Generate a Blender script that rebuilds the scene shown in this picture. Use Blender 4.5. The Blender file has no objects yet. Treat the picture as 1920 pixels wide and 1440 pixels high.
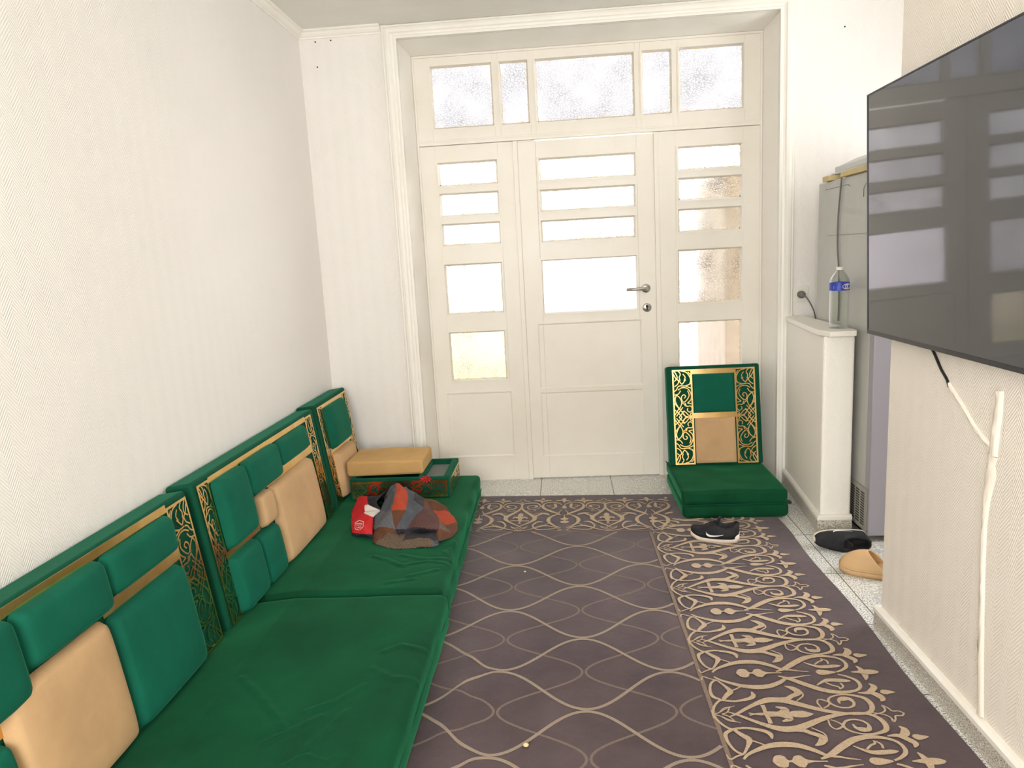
import bpy, bmesh, math, random
from math import pi, sin, cos, sqrt, radians
from mathutils import Vector, Matrix, noise
C = bpy.context.scene.collection
SC = bpy.context.scene
random.seed(7)

# ------------------------------------------------------------------ camera
cam_data = bpy.data.cameras.new('camera')
cam_data.sensor_width = 36.0
cam_data.lens = 36.0 * 1360.66 / 1920.0
cam_data.clip_start = 0.02
cam = bpy.data.objects.new('camera', cam_data)
C.objects.link(cam)
_r = Vector((0.99637007, 0.066771, -0.05280459))
_u = Vector((0.04038046, 0.17535683, 0.98367647))
_f = Vector((-0.07494071, 0.98223806, -0.17202406))
M = Matrix((( _r.x, _u.x, -_f.x, 1.40086553), (_r.y, _u.y, -_f.y, -4.20051385), (_r.z, _u.z, -_f.z, 1.37886725), (0, 0, 0, 1)))
cam.matrix_world = M
SC.camera = cam
# ------------------------------------------------------------------ view
SC.view_settings.view_transform = 'Standard'
SC.view_settings.look = 'None'
SC.view_settings.gamma = 1
SC.view_settings.use_curve_mapping = False
SC.view_settings.exposure = 0.0
# ------------------------------------------------------------------ sky
world = bpy.data.worlds.new('world'); SC.world = world
world.use_nodes = True
wn = world.node_tree.nodes; bg = wn['Background']
bg.inputs[0].default_value = (0.93, 0.96, 1.0, 1); bg.inputs[1].default_value = 4.6
# ------------------------------------------------------------------ added fill lamps at presumed, unseen windows behind the camera and in the kitchen
def area(name, loc, rot, sx, sy, power, col=(1, 1, 1)):
    l = bpy.data.lights.new(name, 'AREA'); l.shape = 'RECTANGLE'; l.size = sx; l.size_y = sy; l.energy = power; l.color = col
    o = bpy.data.objects.new(name, l); C.objects.link(o); o.location = loc; o.rotation_euler = rot
    return o
area('rear_fill', (1.05, -5.55, 1.55), (radians(90), 0, radians(-14)), 1.5, 1.5, 76, (1.0, 0.975, 0.955))
area('kitchen_fill', (4.15, -1.3, 1.5), (0, radians(90), 0), 1.2, 1.2, 24, (0.97, 0.97, 1.0))

# low veiled sun coming over the courtyard from the right, scattered by the pebbled glass
_sd = bpy.data.lights.new('sun', 'SUN'); _sd.energy = 10.0; _sd.angle = radians(14); _sd.color = (1, .96, .90)
sun = bpy.data.objects.new('sun', _sd); C.objects.link(sun); sun.rotation_euler = Vector((-.73, -.62, -.27)).to_track_quat('-Z', 'Y').to_euler()

# ================================================================== helpers
LOC = {}
class MB:
    def __init__(s): s.v = []; s.f = []; s.m = []; s.sm = []
    def add(s, vs, fs, mi=0, smooth=False):
        b = len(s.v); s.v += [tuple(x) for x in vs]
        for k in fs: s.f.append(tuple(b + i for i in k)); s.m.append(mi); s.sm.append(smooth)
    def box(s, x0, x1, y0, y1, z0, z1, mi=0):
        v = [(x, y, z) for z in (z0, z1) for y in (y0, y1) for x in (x0, x1)]
        s.add(v, [(0, 2, 3, 1), (4, 5, 7, 6), (0, 1, 5, 4), (2, 6, 7, 3), (0, 4, 6, 2), (1, 3, 7, 5)], mi)
    def obox(s, O, U, V, N, u0, u1, v0, v1, n0, n1, mi=0):
        P = lambda u, v, n: O + U * u + V * v + N * n
        v = [P(u, vv, n) for n in (n0, n1) for vv in (v0, v1) for u in (u0, u1)]
        s.add(v, [(0, 2, 3, 1), (4, 5, 7, 6), (0, 1, 5, 4), (2, 6, 7, 3), (0, 4, 6, 2), (1, 3, 7, 5)], mi)
    def prism(s, poly, z0, z1, mi=0):
        n = len(poly)
        v = [(x, y, z0) for x, y in poly] + [(x, y, z1) for x, y in poly]
        s.add(v, [tuple(range(n))[::-1], tuple(range(n, 2 * n))] + [(i, (i + 1) % n, n + (i + 1) % n, n + i) for i in range(n)], mi)
    def sweep(s, prof, path, mi=0, smooth=False, closed=True):
        """prof: list of callables position; path: list of (origin, a, b) frames; point = o + a*p + b*q"""
        n = len(prof); v = []
        for o, a, b in path: v += [o + a * p + b * q for p, q in prof]
        f = []
        for i in range(len(path) - 1):
            for j in range(n if closed else n - 1):
                k = (j + 1) % n; f.append((i * n + j, i * n + k, (i + 1) * n + k, (i + 1) * n + j))
        if closed: f += [tuple(range(n))[::-1], tuple((len(path) - 1) * n + j for j in range(n))]
        s.add(v, f, mi, smooth)
    def tube(s, pts, r, n=8, mi=0, rs=None):
        pts = [Vector(p) for p in pts]; fr = []; up = Vector((0.13, 0.31, 0.94))
        for i, p in enumerate(pts):
            t = (pts[min(i + 1, len(pts) - 1)] - pts[max(i - 1, 0)]).normalized()
            a = t.cross(up); a = a.normalized() if a.length > 1e-4 else t.orthogonal().normalized()
            b = t.cross(a); up = -b if (-b).dot(up) > 0 else b
            rr = rs[i] if rs else r
            fr.append((p, a * rr, b * rr))
        s.sweep([(cos(2 * pi * k / n), sin(2 * pi * k / n)) for k in range(n)], fr, mi, True)
    def lathe(s, prof, c, n=28, mi=0, axis=Vector((0, 0, 1)), a=None):
        axis = axis.normalized(); a = a or axis.orthogonal().normalized(); b = axis.cross(a); v = []
        c = Vector(c)
        for r, h in prof:
            for k in range(n): v.append(c + axis * h + (a * cos(2 * pi * k / n) + b * sin(2 * pi * k / n)) * r)
        f = [(i * n + k, i * n + (k + 1) % n, (i + 1) * n + (k + 1) % n, (i + 1) * n + k) for i in range(len(prof) - 1) for k in range(n)]
        s.add(v, f, mi, True)
        if prof[0][0] > 1e-5: s.add(v[:n], [tuple(range(n))[::-1]], mi)
        if prof[-1][0] > 1e-5: s.add(v[-n:], [tuple(range(n))], mi)
    def grid(s, fn, nu, nv, mi=0, smooth=True):
        v = [fn(i / nu, j / nv) for j in range(nv + 1) for i in range(nu + 1)]
        f = [(j * (nu + 1) + i, j * (nu + 1) + i + 1, (j + 1) * (nu + 1) + i + 1, (j + 1) * (nu + 1) + i) for j in range(nv) for i in range(nu)]
        s.add(v, f, mi, smooth)
    def build(s, name, mats, parent=None, bevel=0, weld=False, seg=2):
        me = bpy.data.meshes.new(name); off = Vector(LOC.get(parent.name, (0, 0, 0))) if parent else Vector((0, 0, 0))
        me.from_pydata([tuple(Vector(p) - off) for p in s.v], [], s.f)
        for i, p in enumerate(me.polygons): p.material_index = s.m[i]; p.use_smooth = s.sm[i]
        for m in (mats if isinstance(mats, (list, tuple)) else [mats]): me.materials.append(m)
        bm = bmesh.new(); bm.from_mesh(me)
        if weld: bmesh.ops.remove_doubles(bm, verts=bm.verts, dist=1e-5)
        bmesh.ops.recalc_face_normals(bm, faces=bm.faces) if not getattr(s, 'keep', False) else None
        bm.to_mesh(me); bm.free()
        o = bpy.data.objects.new(name, me); C.objects.link(o)
        if bevel:
            b = o.modifiers.new('bevel', 'BEVEL'); b.width = bevel; b.segments = seg; b.limit_method = 'ANGLE'; b.angle_limit = radians(40)
        if parent: o.parent = parent; LOC[o.name] = tuple(off)
        else: LOC[o.name] = (0, 0, 0)
        return o

def smooth_pts(pts, n=6):
    """Catmull-Rom through tuples of any length"""
    P = [pts[0]] + list(pts) + [pts[-1]]; out = []
    for i in range(1, len(P) - 2):
        for k in range(n):
            t = k / n
            out.append([0.5 * (2 * b + (c - a) * t + (2 * a - 5 * b + 4 * c - d) * t * t + (3 * b - a - 3 * c + d) * t ** 3)
                        for a, b, c, d in zip(P[i - 1], P[i], P[i + 1], P[i + 2])])
    out.append(list(pts[-1])); return out

def ribbon(mb, pts, fn, thick=0.0, mi=0, clip=None):
    """flat band: pts (u, v, width); fn(u, v, h) -> world point"""
    L = []; R = []; n = len(pts)
    for i, p in enumerate(pts):
        a = pts[max(i - 1, 0)]; b = pts[min(i + 1, n - 1)]
        dx, dy = b[0] - a[0], b[1] - a[1]; l = sqrt(dx * dx + dy * dy) or 1
        w = max(p[2], .0005) / 2
        L.append((p[0] - dy / l * w, p[1] + dx / l * w)); R.append((p[0] + dy / l * w, p[1] - dx / l * w))
    v = []
    for (a, b), (c, d) in zip(L, R): v += [fn(a, b, thick), fn(c, d, thick)]
    f = []
    for i in range(n - 1):
        if clip and not (clip(pts[i]) and clip(pts[i + 1])): continue
        f.append((2 * i, 2 * i + 1, 2 * i + 3, 2 * i + 2))
    mb.add(v, f, mi)

def thing(name, label, cat, loc, group=None):
    o = bpy.data.objects.new(name, None); C.objects.link(o); o.location = loc; o.empty_display_size = .1
    o['label'] = label; o['category'] = cat
    if group: o['group'] = group
    LOC[o.name] = tuple(loc); return o
def tag(o, label, cat, group=None):
    o['label'] = label; o['category'] = cat
    if group: o['group'] = group
    return o
def struct(o): o['kind'] = 'structure'; return o
def recenter(o):
    """put a single-mesh thing's origin at the middle of its base"""
    v = [x.co for x in o.data.vertices]
    c = Vector((sum(x.x for x in v) / len(v), sum(x.y for x in v) / len(v), min(x.z for x in v)))
    o.data.transform(Matrix.Translation(-c)); o.location = c; LOC[o.name] = tuple(c); return o

# ================================================================== materials
def srgb(r, g, b):
    f = lambda c: (c / 255 / 12.92) if c / 255 <= .04045 else ((c / 255 + .055) / 1.055) ** 2.4
    return (f(r), f(g), f(b), 1)
class NT:
    def __init__(s, name):
        s.m = bpy.data.materials.new(name); s.m.use_nodes = True; s.t = s.m.node_tree; s.b = s.t.nodes['Principled BSDF']; s.out = s.t.nodes['Material Output']
    def n(s, t, **k):
        x = s.t.nodes.new(t)
        for a, b in k.items(): setattr(x, a, b)
        return x
    def l(s, a, b): s.t.links.new(a, b)
    def val(s, sock, v):
        if hasattr(v, 'default_value') or hasattr(v, 'is_linked'): s.l(v, sock)
        else: sock.default_value = v
    def math(s, op, a, b=0.0, c=0.0):
        x = s.n('ShaderNodeMath', operation=op); s.val(x.inputs[0], a); s.val(x.inputs[1], b); s.val(x.inputs[2], c); return x.outputs[0]
    def pos(s):
        g = s.n('ShaderNodeNewGeometry'); return g.outputs['Position']
    def obj(s): return s.n('ShaderNodeTexCoord').outputs['Object']
    def xyz(s, v):
        x = s.n('ShaderNodeSeparateXYZ'); s.l(v, x.inputs[0]); return x.outputs
    def noise(s, v, scale, detail=3, rough=.55):
        x = s.n('ShaderNodeTexNoise'); s.l(v, x.inputs['Vector']); x.inputs['Scale'].default_value = scale; x.inputs['Detail'].default_value = detail; x.inputs['Roughness'].default_value = rough
        return x.outputs[0]
    def ramp(s, fac, stops, interp='LINEAR'):
        x = s.n('ShaderNodeValToRGB'); s.l(fac, x.inputs[0]); x.color_ramp.interpolation = interp
        e = x.color_ramp.elements; e[0].position = stops[0][0]; e[0].color = stops[0][1]; e[1].position = stops[-1][0]; e[1].color = stops[-1][1]
        for p, c in stops[1:-1]: k = e.new(p); k.color = c
        return x.outputs[0]
    def mix(s, fac, a, b):
        x = s.n('ShaderNodeMix', data_type='RGBA'); s.val(x.inputs[0], fac); s.val(x.inputs[6], a); s.val(x.inputs[7], b); return x.outputs[2]
    def bump(s, h, strength, dist=.002):
        x = s.n('ShaderNodeBump'); x.inputs['Strength'].default_value = strength; x.inputs['Distance'].default_value = dist; s.l(h, x.inputs['Height']); s.l(x.outputs[0], s.b.inputs['Normal']); return x.outputs[0]
    def base(s, c): s.val(s.b.inputs['Base Color'], c)
    def set(s, **k):
        for a, b in k.items(): s.b.inputs[a.replace('_', ' ')].default_value = b
def plain(name, col, rough=.5, metal=0.0, var=0.0, bump=0.0, bscale=60, spec=.5):
    t = NT(name); p = t.obj()
    if var:
        n = t.noise(p, 9, 4)
        d = tuple(c * (1 - var) for c in col[:3]) + (1,); e = tuple(min(1, c * (1 + var)) for c in col[:3]) + (1,)
        t.base(t.ramp(n, [(.3, d), (.7, e)]))
    else:
        n = t.noise(p, 40, 2); t.base(t.mix(t.math('MULTIPLY', n, .06), col, (col[0] * .8, col[1] * .8, col[2] * .8, 1)))
    if bump: t.bump(t.noise(p, bscale, 3), bump)
    t.set(Roughness=rough, Metallic=metal); t.b.inputs['Specular IOR Level'].default_value = spec
    return t.m

def wallpaper(name, col, depth=.55):
    t = NT(name); x, y, z = t.xyz(t.pos())
    u = t.math('ADD', x, y)
    tri = t.math('PINGPONG', u, .038)
    ph = t.math('ADD', z, t.math('MULTIPLY', tri, 1.25))
    s = t.math('SINE', t.math('MULTIPLY', ph, 2 * pi / .0115))
    s = t.math('SMOOTH_MAX', s, -.2, .5)
    # some columns are stronger than their neighbours, and the pattern fades in worn spots
    n = t.noise(t.pos(), 2.3, 3); fine = t.noise(t.pos(), 380, 2)
    h = t.math('ADD', t.math('MULTIPLY', s, t.math('MULTIPLY_ADD', n, .9, .1)), t.math('MULTIPLY', fine, .7))
    t.bump(h, depth, .0016)
    c2 = tuple(c * .955 for c in col[:3]) + (1,)
    t.base(t.ramp(t.noise(t.pos(), 1.7, 4), [(.3, col), (.75, c2)]))
    t.set(Roughness=.62); return t.m
WALLCOL = srgb(240, 235, 228)
m_wall = wallpaper('woodchip_wallpaper', WALLCOL)
m_wall_r = wallpaper('woodchip_wallpaper_right', srgb(240, 231, 218), .9)
def m_paint(name, col, rough=.38, wear=.0):
    t = NT(name); n = t.noise(t.pos(), 3.0, 5, .6); c2 = (col[0] * .93, col[1] * .915, col[2] * .87, 1)
    t.base(t.ramp(n, [(.35, col), (.8, c2)])); t.bump(t.noise(t.pos(), 45, 3), .12, .001); t.set(Roughness=rough); return t.m
m_door = m_paint('cream_gloss_paint', srgb(236, 230, 218))
m_case = m_paint('white_gloss_paint', srgb(242, 238, 229))
m_ceil = m_paint('ceiling_paint', srgb(232, 230, 223), .7)

def tile_mat():
    t = NT('patterned_floor_tile'); x, y, z = t.xyz(t.pos())
    T = .427
    fx = t.math('FRACT', t.math('DIVIDE', t.math('ADD', x, 10 * T - 1.222), T)); fy = t.math('FRACT', t.math('DIVIDE', t.math('ADD', y, 20 * T - .026), T))
    ex = t.math('PINGPONG', fx, .5); ey = t.math('PINGPONG', fy, .5)
    grout = t.math('LESS_THAN', t.math('MINIMUM', ex, t.math('ADD', ey, t.math('GREATER_THAN', y, -.1))), .006)
    # band pattern: a rectangle of marbled veins inside a stippled frame
    inner = t.math('MULTIPLY', t.math('GREATER_THAN', ex, .14), t.math('GREATER_THAN', ey, .14))
    stip = t.noise(t.pos(), 170, 2, .7); vein = t.noise(t.pos(), 42, 5, .75)
    st = t.math('GREATER_THAN', stip, .53); ve = t.ramp(vein, [(.40, (0, 0, 0, 1)), (.5, (.75, .75, .75, 1)), (.56, (0, 0, 0, 1))])
    ink = t.mix(inner, t.math('MULTIPLY', st, .95), ve)
    c = t.mix(ink, srgb(232, 230, 224), srgb(134, 136, 126))
    c = t.mix(t.math('MULTIPLY', grout, .85), c, srgb(96, 88, 76))
    t.base(c); t.set(Roughness=.22); t.bump(t.math('SUBTRACT', 1.0, grout), .3, .001); return t.m
m_tile = tile_mat()
def granite():
    t = NT('speckled_granite'); a = t.noise(t.pos(), 260, 2, .7); b = t.noise(t.pos(), 120, 2, .7)
    c = t.mix(t.math('GREATER_THAN', a, .55), srgb(205, 198, 184), srgb(120, 112, 100)); c = t.mix(t.math('GREATER_THAN', b, .62), c, srgb(235, 230, 220)); t.base(c); t.set(Roughness=.3); return t.m
m_granite = granite()

def velvet(name, col, dark=.8, scale=5, sheen=.35, tint=None):
    t = NT(name); n = t.noise(t.obj(), scale, 5, .6); w = t.noise(t.obj(), 420, 2)
    lo = tuple(c * dark for c in col[:3]) + (1,); hi = tuple(c * (2 - dark) for c in col[:3]) + (1,)
    t.base(t.ramp(n, [(.3, lo), (.7, hi)])); t.bump(t.math('ADD', t.math('MULTIPLY', w, .5), t.noise(t.obj(), 22, 4)), .25, .002)
    t.set(Roughness=.85); t.b.inputs['Specular IOR Level'].default_value = .2
    t.b.inputs['Sheen Weight'].default_value = sheen; t.b.inputs['Sheen Roughness'].default_value = .32
    t.b.inputs['Sheen Tint'].default_value = tint or (col[0] * 2 + .1, col[1] * 2 + .1, col[2] * 2 + .1, 1)
    return t.m
GREEN = srgb(2, 66, 38)
m_green = velvet('green_velvet', GREEN, .72, 4, .62, srgb(70, 190, 130))
m_green_pad = velvet('green_velvet_pad', srgb(8, 90, 69), .85, 5, .38, srgb(70, 180, 140))
m_green_dark = velvet('green_velvet_frame', srgb(4, 72, 50), .85, 5, .38, srgb(70, 180, 140))
m_tan = velvet('tan_velvet', srgb(196, 160, 118), .88)
m_tan_foam = velvet('tan_cover_cloth', srgb(190, 152, 98), .9)
def gold(name='brushed_gold'):
    t = NT(name); t.base(t.ramp(t.noise(t.obj(), 14, 4), [(.3, srgb(226, 184, 112)), (.7, srgb(244, 208, 142))])); t.set(Metallic=1.0, Roughness=.20); t.bump(t.noise(t.obj(), 60, 2), .04); return t.m
m_gold = gold()
def rug_mat():
    t = NT('mauve_rug_pile'); n = t.noise(t.pos(), 3.5, 5, .6); f = t.noise(t.pos(), 300, 3, .7)
    c = t.ramp(n, [(.3, srgb(78, 65, 68)), (.55, srgb(94, 80, 82)), (.75, srgb(108, 93, 94))])
    c = t.mix(t.math('MULTIPLY', f, .45), c, srgb(70, 58, 60)); t.base(c); t.bump(t.math('ADD', f, t.noise(t.pos(), 30, 3)), .5, .003)
    t.set(Roughness=.95); t.b.inputs['Specular IOR Level'].default_value = .1; t.b.inputs['Sheen Weight'].default_value = .38; t.b.inputs['Sheen Roughness'].default_value = .32; return t.m
def pile(name, a, b):
    t = NT(name); f = t.noise(t.pos(), 260, 3, .7); t.base(t.ramp(f, [(.3, a), (.7, b)])); t.bump(f, .5, .003); t.set(Roughness=.95); t.b.inputs['Specular IOR Level'].default_value = .1; return t.m
m_rug = rug_mat(); m_rug_beige = pile('beige_carved_pile', srgb(170, 148, 124), srgb(206, 184, 156))
m_rug_line = pile('taupe_carved_line', srgb(140, 124, 110), srgb(172, 156, 138)); m_rug_dim = pile('dim_carved_line', srgb(112, 98, 92), srgb(140, 124, 114))
m_rug_line_dim2 = pile('rug_border_line', srgb(120, 104, 92), srgb(150, 132, 116))

def glass_mat(name, scale, tint, clear=False, line=.74):
    t = NT(name); nt = t.t; nt.nodes.remove(t.b)
    tr = t.n('ShaderNodeBsdfTransparent'); rf = t.n('ShaderNodeBsdfRefraction'); gl = t.n('ShaderNodeBsdfGlossy'); gl.inputs['Roughness'].default_value = .06
    m1 = t.n('ShaderNodeMixShader'); m2 = t.n('ShaderNodeMixShader'); fr = t.n('ShaderNodeFresnel'); fr.inputs[0].default_value = 1.45
    if clear:
        tr.inputs[0].default_value = tint; m1.inputs[0].default_value = 0
    else:
        mp = t.n('ShaderNodeMapping'); t.l(t.pos(), mp.inputs[0]); mp.inputs['Scale'].default_value = (1, 1, 1.5)
        wob = t.n('ShaderNodeVectorMath', operation='ADD'); nn = t.n('ShaderNodeTexNoise'); nn.inputs['Scale'].default_value = 60; t.l(mp.outputs[0], nn.inputs['Vector'])
        sc = t.n('ShaderNodeVectorMath', operation='SCALE'); t.l(nn.outputs[1], sc.inputs[0]); sc.inputs['Scale'].default_value = .016
        t.l(mp.outputs[0], wob.inputs[0]); t.l(sc.outputs[0], wob.inputs[1])
        vo = t.n('ShaderNodeTexVoronoi', feature='DISTANCE_TO_EDGE'); vo.inputs['Scale'].default_value = scale; t.l(wob.outputs[0], vo.inputs['Vector'])
        patch = t.noise(t.pos(), 4.5, 3)
        edge = t.ramp(vo.outputs['Distance'], [(0, (1, 1, 1, 1)), (.16, (0, 0, 0, 1))])
        amt = t.math('MULTIPLY', edge, t.math('MULTIPLY', t.math('SUBTRACT', patch, .30), 3.0))
        col = t.mix(amt, (1, 1, 1, 1), (line, line, line, 1))
        col = t.mix(.999, col, t.mix(1.0, tint, tint)) if False else col
        mu = t.n('ShaderNodeMix', data_type='RGBA', blend_type='MULTIPLY'); mu.inputs[0].default_value = 1; t.l(col, mu.inputs[6]); mu.inputs[7].default_value = tint
        t.l(mu.outputs[2], tr.inputs[0]); t.l(mu.outputs[2], rf.inputs[0])
        rf.inputs['Roughness'].default_value = .35; rf.inputs['IOR'].default_value = 1.12
        bp = t.n('ShaderNodeBump'); bp.inputs['Strength'].default_value = .8; bp.inputs['Distance'].default_value = .004; t.l(vo.outputs['Distance'], bp.inputs['Height']); t.l(bp.outputs[0], rf.inputs['Normal']); t.l(bp.outputs[0], gl.inputs['Normal'])
        m1.inputs[0].default_value = .6
    t.l(tr.outputs[0], m1.inputs[1]); t.l(rf.outputs[0], m1.inputs[2])
    t.l(t.math('MULTIPLY', fr.outputs[0], .7), m2.inputs[0]); t.l(m1.outputs[0], m2.inputs[1]); t.l(gl.outputs[0], m2.inputs[2]); t.l(m2.outputs[0], t.out.inputs[0])
    return t.m
m_glass = glass_mat('pebbled_glass', 62, (.53, .515, .51, 1), line=.66)
m_glass_coarse = glass_mat('pebbled_glass_coarse', 70, (.88, .87, .87, 1), line=.5)
m_glass_fine = glass_mat('pebbled_glass_fine', 95, (.84, .84, .84, 1), line=.62)
m_glass_yel = glass_mat('pebbled_glass_yellow', 75, (.88, .85, .73, 1), line=.6)  # yellow tint put into the glass for something yellow outside
m_glass_clear = glass_mat('clear_glass', 1, (.90, .89, .91, 1), clear=True)
def dirt_mat():
    t = NT('dried_putty'); n = t.noise(t.pos(), 90, 4, .7)
    t.base(t.ramp(n, [(.35, srgb(226, 206, 160)), (.7, srgb(244, 236, 214))])); t.set(Roughness=.8); t.bump(n, .6, .003); return t.m
m_putty = dirt_mat()
m_black = plain('black_rubber', srgb(18, 18, 20), .5); m_grey_cable = plain('grey_cable', srgb(110, 106, 100), .5)
m_steel = plain('brushed_steel', srgb(190, 186, 180), .28, 1.0); m_white_pl = plain('white_plastic', srgb(232, 228, 216), .35)

# ================================================================== room
X_W = 2.484; H = 2.663; Y_REAR = -5.4; X_K = 4.0; YE = -1.718
def wall(name, boxes, mat):
    m = MB()
    for b in boxes: m.box(*b)
    return struct(m.build(name, mat))
m = MB(); m.box(-.15, X_K + .15, Y_REAR - .15, .45, -.1, 0); struct(m.build('floor', m_tile))
m = MB(); m.box(-.15, X_K + .15, Y_REAR - .15, .02, H, H + .12); struct(m.build('ceiling', m_ceil))
wall('wall_left', [(-.15, 0, Y_REAR, 0, 0, H)], m_wall)
XB, XC, XD, XE, ZR, ZF, R = .548, 2.60, .585, 2.564, 2.583, 2.54, .189
wb = wall('wall_back', [(-.15, XB, 0, .3, 0, H), (XC, X_K + .15, 0, .3, 0, H), (XB, XC, 0, .3, ZR, H + .12)], m_wall)
mh = MB()
for x, z in ((.092, 2.606), (.18, 2.608), (.091, 2.475), (2.937, 2.48)):
    mh.lathe([(.004, -.004), (.0045, .0), (.0, .0012)], (x, 0, z), 10, 0, Vector((0, -1, 0)))
mh.build('nail', m_black, wb)
# rear wall, unseen; its window opening is presumed and added to let light in
wall('wall_rear', [(-.15, .25, Y_REAR - .15, Y_REAR, 0, H), (2.25, X_K + .15, Y_REAR - .15, Y_REAR, 0, H), (.25, 2.25, Y_REAR - .15, Y_REAR, 0, .75), (.25, 2.25, Y_REAR - .15, Y_REAR, 2.35, H)], m_wall)
wall('wall_right', [(X_W, X_W + .13, Y_REAR, YE, 0, H)], m_wall_r)
wall('wall_kitchen', [(X_K, X_K + .15, Y_REAR, -1.95, 0, H), (X_K, X_K + .15, -.65, 0, 0, H), (X_K, X_K + .15, -1.95, -.65, 0, .9), (X_K, X_K + .15, -1.95, -.65, 2.1, H)], m_wall)  # unseen kitchen wall; window opening added so the kitchen gets light
# jambs of the deep opening (slightly splayed)
m = MB()
m.prism([(XB - .002, -.001), (XD, R), (XD, .3), (XB - .002, .3)], 0, ZR)
m.prism([(XC + .002, -.001), (XC + .002, .3), (XE, .3), (XE, R)], 0, ZR)
m.add([(XB, 0, ZR + .001), (XC, 0, ZR + .001), (XC, .3, ZR + .001), (XB, .3, ZR + .001), (XB, 0, ZR), (XC, 0, ZR), (XE, R, ZF), (XD, R, ZF), (XE, .3, ZF), (XD, .3, ZF)],
      [(0, 1, 2, 3), (0, 4, 5, 1), (4, 7, 6, 5), (7, 9, 8, 6), (9, 3, 2, 8)])
struct(m.build('trim_1', m_paint('jamb_gloss_paint', srgb(242, 238, 229), .16)))
# moulded casing around the opening
prof = [(0, 0), (0, .014), (.006, .020), (.014, .020), (.020, .030), (.034, .034), (.050, .034), (.056, .026), (.066, .022), (.074, .026), (.085, .026), (.085, 0)]
def casing(mb, path_pts):
    fr = []
    n = len(path_pts)
    for (p, d) in path_pts: fr.append((Vector((p[0], 0, p[1])), Vector((d[0], 0, d[1])), Vector((0, -1, 0))))
    mb.sweep(prof, fr)
m = MB()
XA, XF = .463, 2.685
casing(m, [((XA, 0), (1, 0)), ((XA, H - .001), (1, -.9)), ((XF, H - .001), (-1, -.9)), ((XF, 0), (-1, 0))])
struct(m.build('trim_2', m_case))
# crown moulding, a cove with fillets
cp = [(0, 0), (0, -.041), (.008, -.041), (.010, -.034), (.018, -.030), (.026, -.022), (.032, -.012), (.040, -.010), (.046, -.006), (.046, 0)]
m = MB(); v = Vector
m.sweep(cp, [(v((0, Y_REAR, H)), v((1, 0, 0)), v((0, 0, 1))), (v((0, 0, H)), v((1, -1, 0)), v((0, 0, 1))), (v((XA, 0, H)), v((0, -1, 0)), v((0, 0, 1)))])
struct(m.build('trim_3', m_case))

# ---- joinery: frame with holes
YF = R  # face of the frames
def joinery(mb, x0, x1, z0, z1, holes, yf=YF, th=.045):
    """holes sorted from the top: (hx0, hx1, hz0, hz1) in one column"""
    hx0 = min(h[0] for h in holes); hx1 = max(h[1] for h in holes)
    mb.box(x0, hx0, yf, yf + th, z0, z1); mb.box(hx1, x1, yf, yf + th, z0, z1)
    zt = z1
    for h in holes:
        mb.box(hx0, hx1, yf, yf + th, h[3], zt); zt = h[2]
        if h[0] > hx0: mb.box(hx0, h[0], yf, yf + th, h[2], h[3])
        if h[1] < hx1: mb.box(h[1], hx1, yf, yf + th, h[2], h[3])
    mb.box(hx0, hx1, yf, yf + th, z0, zt)
def bead(mb, h, yf=YF, w=.012, d=.012, out=.004):
    """moulded bead framing an opening"""
    a, b, c, e = h; f = []
    P = [(0, 0), (-w * .3, -out), (w * .4, -out), (w, d), (w, d + .012), (0, d + .012)]
    cs = [((a, c), (1, 1)), ((b, c), (-1, 1)), ((b, e), (-1, -1)), ((a, e), (1, -1)), ((a, c), (1, 1))]
    mb.sweep(P, [(Vector((p[0], yf, p[1])), Vector((q[0], 0, q[1])), Vector((0, 1, 0))) for p, q in cs])
def pane(h, mat, parent, yf=YF, name='glass_pane', putty=True, seed=0):
    a, b, c, e = h; m = MB(); m.box(a + .008, b - .008, yf + .020, yf + .024, c + .008, e - .008); o = m.build(name, mat, parent)
    if putty:  # irregular dried putty creeping over the glass edge
        rnd = random.Random(seed); mp = MB()
        for (p0, p1, dr, wmax) in (((a + .010, c + .010), (b - .010, c + .010), (0, 1), .012), ((a + .010, e - .010), (b - .010, e - .010), (0, -1), .007),
                             ((a + .010, c + .010), (a + .010, e - .010), (1, 0), .007), ((b - .010, c + .010), (b - .010, e - .010), (-1, 0), .007)):
            L = sqrt((p1[0] - p0[0]) ** 2 + (p1[1] - p0[1]) ** 2); n = max(6, int(L / .006)); vs = []
            for i in range(n + 1):
                t = i / n; x = p0[0] + (p1[0] - p0[0]) * t; z = p0[1] + (p1[1] - p0[1]) * t
                w = .002 + wmax * abs(noise.noise(Vector((x * 55 + seed, z * 55, seed * 3.1)))) + rnd.random() * .002
                vs += [(x, yf + .0185, z), (x + dr[0] * w, yf + .0185, z + dr[1] * w)]
            mp.add(vs, [(2 * i, 2 * i + 1, 2 * i + 3, 2 * i + 2) for i in range(n)])
        mp.build('putty', m_putty, o)
    return o
# transom
w1 = struct(thing('window_1', '', '', (1.57, R, 2.043))); del w1['label'], w1['category']
T = [(.682, 1.050, 2.130, 2.486), (1.081, 1.257, 2.130, 2.486), (1.286, 1.858, 2.130, 2.486), (1.888, 2.067, 2.132, 2.488), (2.098, 2.468, 2.133, 2.490)]
m = MB(); xs = [XD] + sum([[h[0], h[1]] for h in T], []) + [XE]
for i in range(0, len(xs), 2): m.box(xs[i], xs[i + 1], R, R + .045, 2.043, ZF)
for h in T: m.box(h[0], h[1], R, R + .045, 2.043, h[2]); m.box(h[0], h[1], R, R + .045, h[3], ZF)
m.box(XD, XE, R - .006, R, 2.043, 2.062); m.box(XD, XE, R - .003, R, 2.062, 2.072)
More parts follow.
